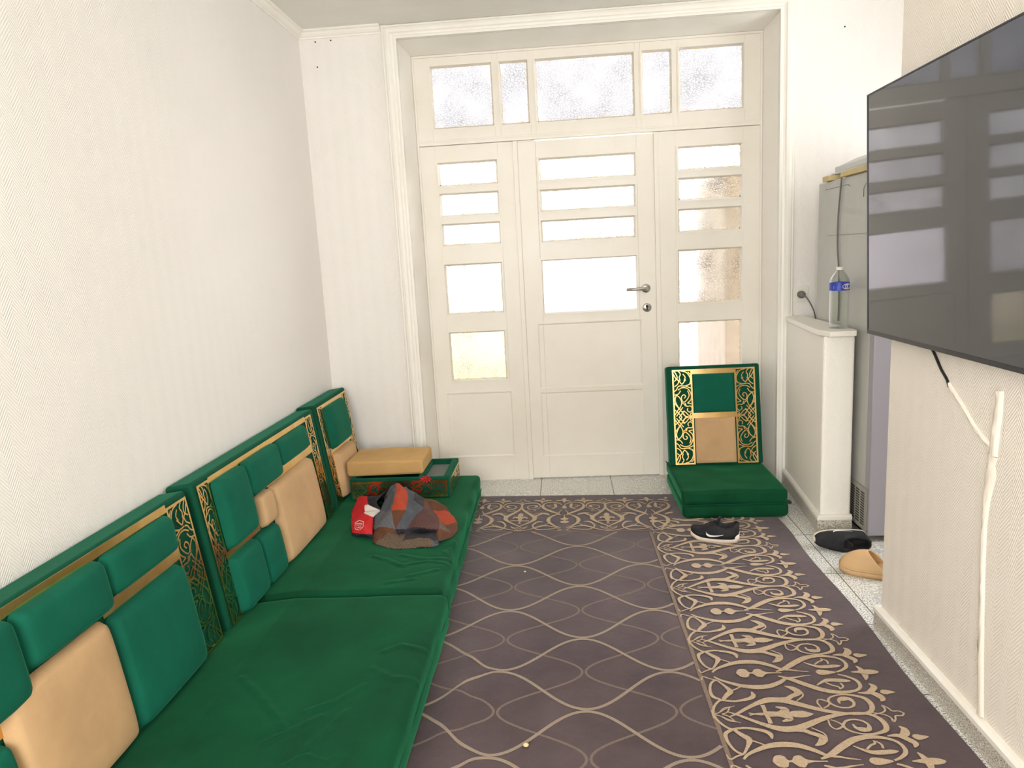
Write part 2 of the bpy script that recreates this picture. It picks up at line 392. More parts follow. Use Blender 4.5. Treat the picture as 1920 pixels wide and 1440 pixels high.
# slim bead around the whole frame
for b in ((XD, XD + .012, R - .008, R, 0, ZF), (XE - .012, XE, R - .008, R, 0, ZF), (XD, XE, R - .010, R, ZF - .012, ZF)): m.box(*b)
m.build('window_frame', m_door, w1, .0015)
m = MB()
for h in T: bead(m, h)
m.build('glazing_bead', m_door, w1)
for i, h in enumerate(T): pane(h, m_glass, w1, seed=i)
# sidelights
def sidelight(name, x0, x1, holes, mats, panel, seed):
    w = struct(thing(name, '', '', ((x0 + x1) / 2, R, 0))); del w['label'], w['category']
    m = MB(); joinery(m, x0, x1, .0, 2.040, holes); m.build('window_frame', m_door, w, .0015)
    m = MB()
    for h in holes: bead(m, h)
    m.build('glazing_bead', m_door, w)
    m = MB(); a, b, c, e = panel
    m.sweep([(0, 0), (0, -.005), (.008, -.005), (.016, .0)], [(Vector((p[0], R, p[1])), Vector((q[0], 0, q[1])), Vector((0, 1, 0))) for p, q in
            [((a, c), (1, 1)), ((b, c), (-1, 1)), ((b, e), (-1, -1)), ((a, e), (1, -1)), ((a, c), (1, 1))]])
    m.build('panel_moulding', m_door, w)
    for i, h in enumerate(holes): pane(h, mats[i], w, seed=seed + i)
    return w
LS = [(.690, 1.054, 1.804, 1.951), (.690, 1.052, 1.630, 1.774), (.690, 1.052, 1.457, 1.598), (.690, 1.048, 1.047, 1.360), (.690, 1.046, .638, .950)]
sidelight('window_2', XD, 1.143, LS, [m_glass_fine, m_glass_fine, m_glass_fine, m_glass_fine, m_glass_yel], (.650, 1.070, .150, .574), 10)
RS = [(2.085, 2.459, 1.813, 1.956), (2.085, 2.459, 1.643, 1.782), (2.083, 2.457, 1.463, 1.607), (2.078, 2.459, 1.046, 1.374), (2.075, 2.459, .640, .952)]
sidelight('window_3', 1.981, XE, RS, [m_glass_coarse, m_glass_coarse, m_glass_fine, m_glass_coarse, m_glass_clear], (2.04, 2.49, .150, .574), 20)
# mullions
m = MB(); m.box(1.143, 1.1705, R - .010, R + .05, 0, 2.040); m.box(1.9535, 1.981, R - .010, R + .05, 0, 2.040); struct(m.build('trim_4', m_door, None, .002))
# the door leaf: it stops a few millimetres short of the transom, daylight shows in the gap
d1 = struct(thing('door_1', '', '', (1.2, R, 0))); del d1['label'], d1['category']
DH = [(1.285, 1.855, 1.800, 1.941), (1.284, 1.850, 1.626, 1.763), (1.282, 1.846, 1.450, 1.587), (1.275, 1.850, 1.027, 1.357)]
m = MB(); joinery(m, 1.1705, 1.9535, .006, 2.034, DH, R - .002, .045); m.box(1.1705, 1.27, R + .004, R + .03, 2.030, 2.042)
m.build('door_leaf', m_door, d1, .002)
m = MB()
for h in DH: bead(m, h, R - .002)
m.build('glazing_bead', m_door, d1)
for i, h in enumerate(DH): pane(h, [m_glass_fine, m_glass_fine, m_glass_coarse, m_glass_clear][i], d1, R - .002, seed=30 + i, putty=i < 3)
for (a, b, c, e) in ((1.231, 1.874, .566, .982), (1.229, 1.872, .136, .560)):
    m = MB(); m.sweep([(0, 0), (0, -.005), (.010, -.005), (.018, .0)], [(Vector((p[0], R - .002, p[1])), Vector((q[0], 0, q[1])), Vector((0, 1, 0))) for p, q in
            [((a, c), (1, 1)), ((b, c), (-1, 1)), ((b, e), (-1, -1)), ((a, e), (1, -1)), ((a, c), (1, 1))]])
    m.build('panel_moulding', m_door, d1)
# broken seal along the lower edge of the clear pane
m = MB(); pts = []
for i in range(60):
    t = i / 59; pts.append((1.288 + t * .55, 1.036 + .0025 * noise.noise(Vector((t * 9, 2, 1))), .003 + .004 * abs(noise.noise(Vector((t * 14, 0, 5))))))
ribbon(m, pts, lambda a, b, h: Vector((a, R + .014, b)), 0)
m.build('cracked_seal', m_black, d1)
# handle and lock rose
m = MB(); hx, hz = 1.893, 1.155; yy = R - .002
m.lathe([(.026, 0), (.026, .007), (.024, .009), (.0, .009)], (hx, yy, hz), 26, 0, Vector((0, -1, 0)))
m.tube([(hx, yy, hz), (hx, yy - .045, hz), (hx - .006, yy - .052, hz), (hx - .016, yy - .055, hz), (hx - .06, yy - .055, hz), (hx - .118, yy - .055, hz)], .0095, 14)
m.build('door_handle', m_steel, d1)
m = MB(); hz = 1.041; hx = 1.897
m.lathe([(.026, 0), (.026, .006), (.024, .008), (.0, .008)], (hx, yy, hz), 26, 0, Vector((0, -1, 0)))
k = m.build('lock_rose', m_steel, d1)
m = MB(); m.lathe([(.0085, 0), (.0085, .003), (0, .003)], (hx, yy - .008, hz + .007), 14, 0, Vector((0, -1, 0))); m.box(hx - .0045, hx + .0045, yy - .011, yy - .008, hz - .014, hz + .004)
m.build('keyhole', m_black, k)

# stub wall with the painted ledge, beside the fridge
m = MB(); m.prism([(2.650, .02), (2.587, -.795), (2.728, -.795), (2.735, .02)], 0, .945); struct(m.build('wall_stub', wallpaper('lightened_stub_wallpaper', srgb(251, 246, 236), .5), None, .012, seg=3))  # wallpaper copy lightened in colour, since little light reaches the stub
m = MB(); m.prism([(2.640, -.020), (2.574, -.735), (2.600, -.832), (2.716, -.838), (2.732, -.80), (2.742, .0), (2.66, .0)], .945, .970); struct(m.build('trim_5', m_case, None, .004, seg=3))
# skirting boards: granite strip with a rounded painted top
def skirting(name, pts, h=.088):
    m = MB(); gran = [(0, 0), (.018, 0), (.018, h * .74), (0, h * .74)]; top = [(0, h * .74), (.020, h * .74), (.020, h * .9), (.012, h), (0, h)]
    fr = [(Vector((x, y, 0)), Vector((nx, ny, 0)), Vector((0, 0, 1))) for x, y, nx, ny in pts]
    m.sweep(gran, fr, 0); m.sweep(top, fr, 1); return struct(m.build(name, [m_granite, m_case]))
skirting('baseboard_right', [(X_W, Y_REAR, -1, 0), (X_W, YE, -1, 1), (X_W + .13, YE, 0, 1)])
skirting('baseboard_stub', [(2.648, -.035, -1, 0), (2.587, -.795, -1, -1), (2.728, -.795, 0, -1)])
skirting('baseboard_left', [(0, Y_REAR, 1, 0), (0, 0, 1, -1), (XA, 0, 0, -1)])
# old plastered-over cable chase on the right wall
def on_wall(pts, w0, depth, mb, mi=0):
    P = smooth_pts([(a, b, c) for a, b, c in pts], 8); vs = []; k = 6
    for i, (y, z, w) in enumerate(P):
        a = P[max(i - 1, 0)]; b = P[min(i + 1, len(P) - 1)]; dy, dz = b[0] - a[0], b[1] - a[1]; l = sqrt(dy * dy + dz * dz) or 1
        for j in range(k + 1):
            t = j / k * 2 - 1; e = sqrt(max(0, 1 - t ** 2)) * depth * (.8 + .5 * noise.noise(Vector((y * 30, z * 30, j))))
            vs.append((X_W + .001 - max(0, e), y - dz / l * w * t, z + dy / l * w * t))
    n = len(P); mb.add(vs, [(i * (k + 1) + j, i * (k + 1) + j + 1, (i + 1) * (k + 1) + j + 1, (i + 1) * (k + 1) + j) for i in range(n - 1) for j in range(k)], mi, True)
m = MB()
on_wall([(-2.335, .985, .014), (-2.336, .95, .018), (-2.330, .88, .018), (-2.325, .815, .017)], 0, .012, m)
on_wall([(-2.322, .815, .022), (-2.318, .79, .018), (-2.318, .76, .024), (-2.310, .72, .02), (-2.306, .66, .013), (-2.306, .58, .010), (-2.318, .35, .012), (-2.34, .09, .014)], 0, .010, m)
on_wall([(-2.093, .960, .006), (-2.18, .905, .007), (-2.25, .86, .006), (-2.325, .83, .007)], 0, .010, m)
m.add([(X_W - .001, -2.36, .97), (X_W - .001, -2.305, .97), (X_W - .001, -2.30, .82), (X_W - .001, -2.355, .82)], [(0, 1, 2, 3)])
struct(m.build('trim_6', m_paint('patched_plaster', srgb(238, 228, 214), .6)))
# outside: porch pillar, courtyard wall and paving seen through the glass
m_render_ext = m_paint('courtyard_render', srgb(240, 232, 232), .8); m_pillar = plain('porch_render', srgb(176, 164, 146), .8, var=.08); m_ground = plain('courtyard_paving', srgb(190, 184, 172), .8, var=.1)
m = MB(); m.box(-4, 7, .45, 7, -.12, -.02); struct(m.build('floor_courtyard', m_ground))
m = MB(); m.box(-4, 7, 5.2, 5.4, -.02, 2.9); struct(m.build('wall_courtyard', m_render_ext))
m = MB(); m.box(2.45, 2.95, .62, 1.6, -.02, 1.86); struct(m.build('wall_porch', m_pillar, None, .01))

# ================================================================== rug
RUG_STROKES = [[[0.047,0.011,3],[0.074,-0.005,7],[0.098,-0.023,9],[0.128,-0.044,11],[0.154,-0.059,15],[0.184,-0.07,19],[0.222,-0.067,19],[0.263,-0.048,17],[0.289,-0.034,15],[0.326,-0.017,13],[0.355,-0.007,11],[0.387,-0.001,9],[0.417,0.001,9],[0.442,-0.002,9],[0.461,-0.014,10],[0.472,-0.037,12],[0.471,-0.063,12],[0.459,-0.08,10],[0.428,-0.092,7],[0.399,-0.093,5],[0.373,-0.084,5],[0.358,-0.07,6],[0.357,-0.052,6],[0.372,-0.034,6],[0.397,-0.028,5],[0.418,-0.037,6],[0.426,-0.054,7],[0.419,-0.072,12],[0.401,-0.073,16],[0.387,-0.065,8],[0.384,-0.049,4]],[[0.214,-0.076,8],[0.24,-0.077,12],[0.255,-0.088,12],[0.273,-0.098,14],[0.281,-0.111,18],[0.268,-0.13,14],[0.249,-0.141,3]],[[0.263,-0.064,3],[0.283,-0.082,4],[0.289,-0.089,4],[0.292,-0.102,4],[0.287,-0.119,4]],[[0.155,0.007,8],[0.182,0.002,14],[0.202,-0.005,18],[0.213,-0.014,20],[0.214,-0.026,14],[0.192,-0.035,4]],[[0.106,-0.006,4],[0.13,0.001,5],[0.149,0.0,6],[0.156,-0.018,9],[0.156,-0.045,10]],[[0.003,-0.002,3],[0.021,-0.009,3],[0.042,-0.026,3],[0.073,-0.041,2]],[[0.022,-0.01,3],[0.039,-0.03,3],[0.061,-0.037,3]],[[0.027,-0.002,3],[0.043,-0.009,3],[0.056,-0.031,3]],[[0.001,0.02,4],[0.001,0.0,5],[0.01,-0.033,6],[0.025,-0.058,6],[0.04,-0.07,7],[0.058,-0.066,7],[0.081,-0.064,7],[0.109,-0.071,9],[0.131,-0.08,11],[0.142,-0.093,11],[0.141,-0.112,4]],[[0.039,-0.073,7],[0.019,-0.088,9],[0.016,-0.117,7],[0.024,-0.152,6],[0.037,-0.171,6],[0.05,-0.176,6]],[[0.046,-0.073,8],[0.062,-0.095,12],[0.077,-0.115,14],[0.068,-0.141,8],[0.05,-0.173,5]],[[0.079,-0.117,5],[0.097,-0.127,4],[0.119,-0.142,4]],[[0.048,-0.176,4],[0.028,-0.184,4],[0.008,-0.196,4],[0.001,-0.177,3]],[[0.043,-0.196,5],[0.058,-0.178,7],[0.086,-0.16,10],[0.125,-0.142,14],[0.167,-0.136,17],[0.206,-0.142,15],[0.242,-0.162,12],[0.266,-0.181,8],[0.296,-0.187,6],[0.323,-0.194,4],[0.348,-0.198,2]],[[0.246,-0.195,5],[0.261,-0.188,8],[0.286,-0.172,14],[0.318,-0.146,16],[0.357,-0.119,16],[0.392,-0.107,14],[0.423,-0.106,11],[0.457,-0.115,8],[0.475,-0.131,8],[0.48,-0.154,9],[0.473,-0.174,9],[0.452,-0.192,7],[0.433,-0.201,5]],[[0.349,-0.143,3],[0.369,-0.159,7],[0.391,-0.17,12],[0.421,-0.169,14],[0.446,-0.166,11],[0.459,-0.165,3]],[[0.38,-0.157,5],[0.397,-0.141,5],[0.411,-0.133,5],[0.412,-0.12,4]],[[0.416,-0.124,4],[0.426,-0.137,5],[0.424,-0.154,5]],[[0.457,-0.102,3],[0.486,-0.101,12],[0.505,-0.116,14],[0.517,-0.134,14],[0.508,-0.15,3]],[[0.507,-0.058,3],[0.516,-0.07,14],[0.511,-0.088,18],[0.494,-0.103,12]],[[0.526,-0.098,8],[0.536,-0.104,19],[0.548,-0.105,14],[0.567,-0.103,3]],[[0.46,0.005,3],[0.49,-0.005,4],[0.502,-0.019,4],[0.502,-0.037,5],[0.513,-0.025,4],[0.519,-0.011,4],[0.537,-0.01,4],[0.548,0.001,4]],[[0.324,-0.025,4],[0.32,-0.053,4],[0.329,-0.069,4],[0.343,-0.065,5],[0.355,-0.053,5],[0.346,-0.038,4],[0.33,-0.027,4]],[[0.506,-0.168,3],[0.512,-0.18,10],[0.516,-0.2,16]],[[0.154,0,6],[0.184,0,16],[0.205,0,24],[0.216,0,10],[0.235,0,22],[0.261,0,24],[0.278,0,14],[0.291,0,2]],[[0.118,-0.2025,6],[0.127,-0.2025,30],[0.141,-0.2025,38],[0.153,-0.2025,30],[0.159,-0.2025,8],[0.169,-0.2025,8],[0.179,-0.2025,30],[0.195,-0.2025,36],[0.207,-0.2025,14],[0.221,-0.2025,6],[0.241,-0.2025,4],[0.261,-0.2025,4]],[[0.369,-0.2025,6],[0.377,-0.2025,20],[0.39,-0.2025,22],[0.408,-0.2025,16],[0.43,-0.2025,4]],[[0.478,-0.2025,3],[0.496,-0.2025,10],[0.517,-0.2025,18],[0.537,-0.2025,20],[0.554,-0.2025,14],[0.564,-0.2025,3]]]
WRINKLES = [[[0.368,-2.219],[0.487,-2.339],[0.599,-2.46]],[[0.631,-2.392],[0.705,-2.342],[0.767,-2.266]],[[0.568,-2.524],[0.623,-2.467],[0.683,-2.413]],[[0.685,-2.543],[0.714,-2.481],[0.75,-2.386]],[[0.778,-2.08],[0.829,-2.042],[0.91,-2.074]],[[0.766,-2.177],[0.836,-2.227],[0.929,-2.244]],[[0.652,-2.619],[0.695,-2.573],[0.752,-2.597]],[[0.658,-1.31],[0.763,-1.356],[0.885,-1.353]],[[0.674,-1.419],[0.791,-1.377],[0.893,-1.402]],[[0.736,-1.522],[0.843,-1.464]],[[0.865,-1.25],[0.929,-1.514]],[[0.849,-1.28],[0.909,-1.402]],[[0.87,-1.164],[0.914,-1.324]],[[0.661,-1.579],[0.762,-1.549]],[[0.546,-1.314],[0.622,-1.368],[0.697,-1.429]]]
def rug_z(x, y):
    r = .010
    for x0, y0, y1, a, w in ((1.02, -1.75, -2.9, .010, .035), (1.10, -1.9, -2.7, .005, .03)):
        t = min(1, max(0, (y0 - y) / .15)) * min(1, max(0, (y - y1) / .2)); d = x - x0 - .02 * sin(y * 9)
        r += a * t * math.exp(-(d / w) ** 2)
    return r
RX0 = .30
def rug_right(y): return 2.443 + .006 * sin(y * 7) - (.03 * max(0, y + .8) / .6)
def rug_back(x): return -.150 - .052 * (x - .84)
m = MB()
NXr, NYr = 90, 120
def rf(u, v_):
    y = -3.35 + v_ * (3.35 + rug_back(RX0 + u * 2.14)); x = RX0 + u * (rug_right(y) - RX0)
    return (x, y, rug_z(x, y))
m.grid(rf, NXr, NYr, 0)
edge = [rf(i / NXr, 1) for i in range(NXr + 1)] + [rf(1, 1 - j / NYr) for j in range(NYr + 1)]
m.add([p for q in edge for p in (q, (q[0], q[1], .001))], [(2 * i, 2 * i + 1, 2 * i + 3, 2 * i + 2) for i in range(len(edge) - 1)], 1)
G = lambda x, y, h: Vector((x, y, rug_z(x, y) + h))
fx0 = RX0 + .02
def lineR(y): return 1.785 - .010 * (y + 1.0)
def lineB(x): return -.722 - .055 * (x - 1.1)
infield = lambda p: p[0] < lineR(p[1]) - .003 and p[1] < lineB(p[0]) - .003 and p[0] > fx0 and p[1] > -3.3
# dim family (along the room)
for k in range(-4, 3):
    for s in (1, -1):
        pts = []; xm = 1.2815 + .277 * k; ph = s * (1 if k % 2 == 0 else -1)
        for i in range(0, 320):
            y = -.70 - i * .0085; c = cos(pi * (y + 1.1345) / .2125)
            if s == 1: c = c
            pts.append((xm + .1325 * ((c if k % 2 == 0 else -c)), y, .0085))
        if s == 1: ribbon(m, pts, G, .0008, 4, infield)
# bright family (across the room)
for r in range(-1, 13):
    pts = []; ym = -1.0305 - .2112 * r; sg = 1 if r % 2 == 0 else -1
    for i in range(0, 260):
        x = fx0 + i * .0062; c = cos(pi * (x - 1.421) / .2775)
        pts.append((x, ym + sg * .100 * c - .018 * (x - 1.42), .0115))
    ribbon(m, pts, G, .0014, 3, infield)
# border lines
ribbon(m, [(lineR(y), y, .013) for y in [-.77 - .05 * i for i in range(52)]], G, .0022, 5)
ribbon(m, [(x, lineB(x), .009) for x in [.31 + .03 * i for i in range(50)] if x < 1.79], G, .0022, 5)
# scroll border
smooth_strokes = [smooth_pts(s, 5) for s in RUG_STROKES]
def scroll(fn, ks, clip, wscale=1.0):
    li = 0
    for k in ks:
        for mir in (1, -1):
            for s in smooth_strokes:
                if mir == -1 and max(q[1] for q in s) - min(q[1] for q in s) < 1e-6: continue
                li += 1; lift = .0026 + (li % 62) * .00003
                pts = [fn(u, v_ * mir, k) + (w * .001 * wscale,) for u, v_, w in s]
                ribbon(m, pts, G, lift, 2, clip)
P_ = .4145
scroll(lambda u, v_, k: (lineR(-1.804) + .004 + u - .004 + 0 * k, -1.804 + v_ + k * P_), range(-3, 4), lambda p: p[1] < -.60 and p[1] > -3.3 and p[0] < 2.42, 1.3)
scroll(lambda u, v_, k: (1.127 + .457 * k + v_ * 1.10, lineB(1.127 + .457 * k + v_) + .006 + u * .88), range(-1, 3), lambda p: .33 < p[0] < 1.93 and p[1] > lineB(p[0]) - .004, 1.2)
m.keep = True
rug = m.build('floor_rug', [m_rug, m_rug_line_dim2, m_rug_beige, m_rug_line, m_rug_dim, m_rug_line_dim2])
tag(rug, 'mauve grey floor rug with beige scroll border and carved wavy lines', 'rug')

# ================================================================== mattresses
def seg_d(x, y, a, b):
    vx, vy = b[0] - a[0], b[1] - a[1]; t = max(0, min(1, ((x - a[0]) * vx + (y - a[1]) * vy) / (vx * vx + vy * vy + 1e-9)))
    return sqrt((x - a[0] - vx * t) ** 2 + (y - a[1] - vy * t) ** 2)
def wrinkle(x, y):
    h = 0
    for q in WRINKLES:
        d = min(seg_d(x, y, q[i], q[i + 1]) for i in range(len(q) - 1))
        if d < .05: h += (.0095 * math.exp(-(d / .010) ** 2) - .0040 * math.exp(-(d / .024) ** 2)) * min(1, .35 + 1.6 * abs(noise.noise(Vector((x * 14, y * 14, 4)))))
    return h
def mattress_mesh(mb, x0, x1, y0, y1, z0, z1, r=.028, nx=60, ny=70, wr=None, sag=None, sidewave=.004, mi=0):
    """rounded block: rows of a closed loop over x, swept along y"""
    W = x1 - x0; Ht = z1 - z0
    def sect(inset, drop):
        pts = []
        a0, a1 = x0 + inset, x1 - inset; t = z1 - drop
        for i in range(nx + 1): pts.append((a0 + r + (a1 - a0 - 2 * r) * i / nx, t, 1))
        for i in range(1, 7): an = pi / 2 * i / 6; pts.append((a1 - r + r * sin(an), t - r + r * cos(an), 1))
        for i in range(1, 5): pts.append((a1, t - r - (t - r - z0 - r) * i / 4, 0))
        for i in range(1, 5): an = pi / 2 * i / 4; pts.append((a1 - r + r * cos(an), z0 + r - r * sin(an), 0))
        pts.append((a0 + r, z0, 0))
        for i in range(1, 5): an = pi / 2 * i / 4; pts.append((a0 + r - r * sin(an), z0 + r - r * cos(an), 0))
        for i in range(1, 5): pts.append((a0, z0 + r + (t - r - z0 - r) * i / 4, 0))
        for i in range(1, 6): an = pi / 2 * i / 6; pts.append((a0 + r - r * cos(an), t - r + r * sin(an), 1))
        return pts
    rows = [(y0 + r * (1 - cos(pi / 2 * i / 6)), r * (1 - sin(pi / 2 * i / 6))) for i in range(6)]
    rows += [(y0 + r + (y1 - y0 - 2 * r) * i / ny, 0) for i in range(ny + 1)]
    rows += [(y1 - r + r * sin(pi / 2 * i / 6), r * (1 - cos(pi / 2 * i / 6))) for i in range(1, 7)]
    vs = []; n = None
    for y, ins in rows:
        S = sect(ins, ins); n = len(S)
        for x, z, top in S:
            dz = 0; dx = 0
            if top:
                if wr: dz += wr(x, y)
                if sag: dz += sag(x, y)
                dz += .004 * noise.noise(Vector((x * 5, y * 5, z0 * 30)))
            if x > x1 - r - ins - .001 and sidewave: dx = sidewave * noise.noise(Vector((y * 6, z * 22, x0 * 3)))
            vs.append((x + dx, y, max(z0, z + dz)))
    R_ = len(rows)
    f = [(i * n + j, i * n + (j + 1) % n, (i + 1) * n + (j + 1) % n, (i + 1) * n + j) for i in range(R_ - 1) for j in range(n)]
    f += [tuple(range(n)), tuple((R_ - 1) * n + j for j in range(n))]
    mb.add(vs, f, mi, True)
def sag1(x, y): return -.030 * max(0, min(1, (.34 - x) / .22))
t = thing('floor_mattress', 'green velvet floor mattress nearest the viewer, long and creased, nothing on it', 'mattress', (.48, -2.6, .010), 'green seat mattresses along the left wall')
m = MB(); mattress_mesh(m, .03, .925, -3.30, -1.672, .0115, .150, wr=wrinkle, sag=sag1, nx=110, ny=180); m.build('cover', m_green, t)
m = MB(); m.tube([(.925 - .001, -3.25 + i * .05, .085 + .002 * sin(i)) for i in range(31)], .0028, 6); m.build('piping', m_green_dark, t)
t = thing('floor_mattress', 'green velvet floor mattress under the clothes and the armrest tray', 'mattress', (.45, -.9, .010), 'green seat mattresses along the left wall')
def side2(x, y): return sag1(x, y) - .012 * max(0, min(1, (y + 1.66 - .0) / .0001)) * 0
m = MB(); 
_b = MB(); mattress_mesh(_b, .03, .882, -1.655, -.165, .0115, .150, wr=wrinkle, sag=sag1, nx=110, ny=170, sidewave=.010)
_b.v = [(x + (.035 * max(0, (-y - .3)) / 1.3 if x > .6 else 0) * (1 - (z - .01) / .16 * .9), y, z) for x, y, z in _b.v]
_b.build('cover', m_green, t)
m = MB(); m.tube([(.888 + .012 * i / 26, -.22 - i * .053, .078) for i in range(27)], .0028, 6); m.build('piping', m_green_dark, t)

# ================================================================== backrests with gold fretwork
FIL = [[(200,215),(262,238),(300,310),(290,370),(240,395),(180,390)], [(275,228),(300,262),(300,290)], [(105,250),(130,300),(160,330),(150,370),(112,400)],
 [(112,215),(140,260),(145,300),(112,335)], [(145,315),(170,335),(198,372),(225,345),(245,318)], [(215,250),(240,290),(225,330)],
 [(150,442),(200,415),(265,430),(302,500),(297,560),(255,602)], [(262,452),(278,510),(250,562),(212,590),(190,560),(190,522),(215,500),(237,520),(218,545)],
 [(130,500),(112,560),(130,620),(160,670)], [(130,500),(170,540),(188,600),(160,670)], [(105,600),(150,660),(200,725),(230,770)], [(105,680),(150,725),(185,770)],
 [(160,655),(120,715),(105,740)], [(200,650),(160,700),(120,760)], [(215,690),(180,735),(150,770)],
 [(228,600),(245,640),(292,640),(306,680),(280,712),(250,690),(258,662)], [(190,700),(230,712),(262,748),(304,770)], [(190,700),(208,745),(245,765),(304,770)],
 [(304,718),(282,738),(300,758)], [(100,460),(130,440),(152,402),(180,390)], [(180,450),(152,490),(108,500)], [(240,395),(304,425)], [(240,395),(295,372),(304,350)],
 [(160,215),(185,250),(170,290),(180,330)], [(190,600),(215,612),(230,640)], [(112,540),(104,560)], [(255,602),(300,612)]]
def fretwork(mb, O, U, V, N, u0, u1, v0, v1, flip, n0=.004, detail=5, lw=.0052):
    """gold strip between u0..u1, v0..v1: solid rim with open scrollwork"""
    rim = .0085; th = .0022
    for a, b, c, d in ((u0, u0 + rim, v0, v1), (u1 - rim, u1, v0, v1), (u0 + rim, u1 - rim, v0, v0 + rim), (u0 + rim, u1 - rim, v1 - rim, v1)):
        mb.obox(O, U, V, N, a, b, c, d, n0, n0 + th)
    iu0, iu1, iv0, iv1 = u0 + rim * .8, u1 - rim * .8, v0 + rim * .8, v1 - rim * .8; mid = (iv0 + iv1) / 2
    k = 0
    for s in FIL:
        pts = smooth_pts([((x - 102) / 205., (y - 212) / 558., 0) for x, y in s], detail)
        for mir in (0, 1):
            k += 1; q = []
            for x, y, w in pts:
                x = min(1, max(0, x)); y = min(1, max(0, y)); xx = 1 - x if flip else x
                q.append((iu0 + (iu1 - iu0) * xx, (iv1 - (iv1 - mid) * y) if mir == 0 else (iv0 + (mid - iv0) * y), lw))
            ribbon(mb, q, lambda a, b, h: O + U * a + V * b + N * h, n0 + th * .8 + k * .00003)
def pad_mesh(mb, O, U, V, N, u0, u1, v0, v1, dep, n0=.004, r=.3, nn=22, skirt=.45):
    if dep > .02: dep *= 1.12
    """upholstered pad: steep rounded rim, gently domed face, softened corners"""
    W, Hh = u1 - u0, v1 - v0; e = min(W, Hh); c = .022 if dep > .02 else .003
    def g(i, j):
        a = i * 2 - 1; b = j * 2 - 1
        a = math.copysign(abs(a) ** .8, a); b = math.copysign(abs(b) ** .8, b)
        du = (1 - abs(a)) * W / 2; dv = (1 - abs(b)) * Hh / 2
        # round the outline corners
        ka, kb = max(0, c - du), max(0, c - dv); uu, vv = u0 + W * (a + 1) / 2, v0 + Hh * (b + 1) / 2
        if ka > 0 and kb > 0:
            l = sqrt(ka * ka + kb * kb); mx = max(ka, kb)
            s = mx / l; uu += -math.copysign(ka * (1 - s), a); vv += -math.copysign(kb * (1 - s), b)
        d = min(du, dv); rr = .018 if dep > .02 else .004
        q = min(1, d / rr); prof_ = sqrt(max(0, 1 - (1 - q) ** 2))
        dome = sqrt(max(0, (1 - a ** 4) * (1 - b ** 4)))
        return O + U * uu + V * vv + N * (n0 + dep * (skirt * prof_ + (1 - skirt) * dome))
    mb.grid(g, nn, nn, 0)
def backrest(name, label, O, U, V, N, W, Hh, th, strips, bars, pads, group, fl0=False, inset=.022, top_gap=.018, bot=.02):
    t = thing(name, label, 'backrest', tuple(O + U * (W / 2) - N * (th / 2)), group)
    m = MB(); m.obox(O, U, V, N, 0, W, 0, Hh, -th, 0); m.build('frame', m_green_dark, t, .012, seg=4)
    for (a, b, flip) in strips:
        m = MB(); fretwork(m, O, U, V, N, a, b, bot, Hh - top_gap, flip); m.build('gold_fretwork', m_gold, t)
    for (a, b, c, d) in bars:
        m = MB(); m.obox(O, U, V, N, a, b, c, d, .003, .0062); m.build('gold_bar', m_gold, t)
    for (a, b, c, d, mat, dep) in pads:
        m = MB(); pad_mesh(m, O, U, V, N, a, b, c, d, dep); o = m.build('green_pad' if mat is not m_tan else 'tan_pad', mat, t)
        o['label'] = ('tan' if mat is m_tan else 'green') + ' padded panel'
    return t
# left wall: leaning panels, front face plane x = .1 + (z drop)*.13
def left_frame(yl, ztop=.672, zbot=.112):
    top = Vector((.100, 0, ztop)); bt = Vector((.100 + (ztop - zbot) * .135, 0, zbot)); V = (top - bt); L = V.length; V = V / L
    N = Vector((V.z, 0, -V.x)); O = Vector((bt.x, yl, bt.z)); return O, Vector((0, 1, 0)), V, N, L
GP = 'green and gold backrests leaning on the left wall'
# middle one: local u = y + 1.890 ; v = (z - .112) * 1.009
O, U, V, N, L = left_frame(-1.890)
y_ = lambda y: y + 1.890
z_ = lambda z: (z - .112) * 1.009
pads = [(-1.775, -1.540, .375, .640, m_green_pad, .040), (-1.533, -1.206, .492, .640, m_green_pad, .036), (-1.200, -.845, .520, .634, m_green_pad, .032),
        (-1.495, -1.362, .350, .485, m_tan, .034), (-1.795, -1.575, .135, .352, m_green_pad, .040), (-1.568, -1.378, .135, .342, m_green_pad, .036), (-1.357, -.868, .135, .480, m_tan, .040)]
backrest('sofa_panel', 'wide middle green velvet backrest with large tan pad at its right', O, U, V, N, 1.242, L, .098,
  [(y_(-1.868), y_(-1.785), False), (y_(-.795), y_(-.706), True)], [(y_(-1.785), y_(-.795), z_(.637), z_(.660)), (y_(-1.357), y_(-.795), z_(.482), z_(.520)), (y_(-1.785), y_(-1.500), z_(.352), z_(.376))],
  [(y_(a), y_(b), z_(c), z_(d), mt, dp) for a, b, c, d, mt, dp in pads], GP)
# far, narrow one
O, U, V, N, L = left_frame(-.630, .682)
y_ = lambda y: y + .630
pads = [(-.525, -.205, .415, .645, m_green_pad, .036), (-.535, -.215, .150, .395, m_tan, .040)]
backrest('sofa_panel', 'narrow far green velvet backrest in the corner beside the armrest tray', O, U, V, N, .545, L, .098,
  [(y_(-.608), y_(-.530), False), (y_(-.190), y_(-.106), True)], [(y_(-.530), y_(-.190), z_(.642), z_(.664)), (y_(-.530), y_(-.190), z_(.395), z_(.418))],
  [(y_(a), y_(b), z_(c), z_(d), mt, dp) for a, b, c, d, mt, dp in pads], GP)
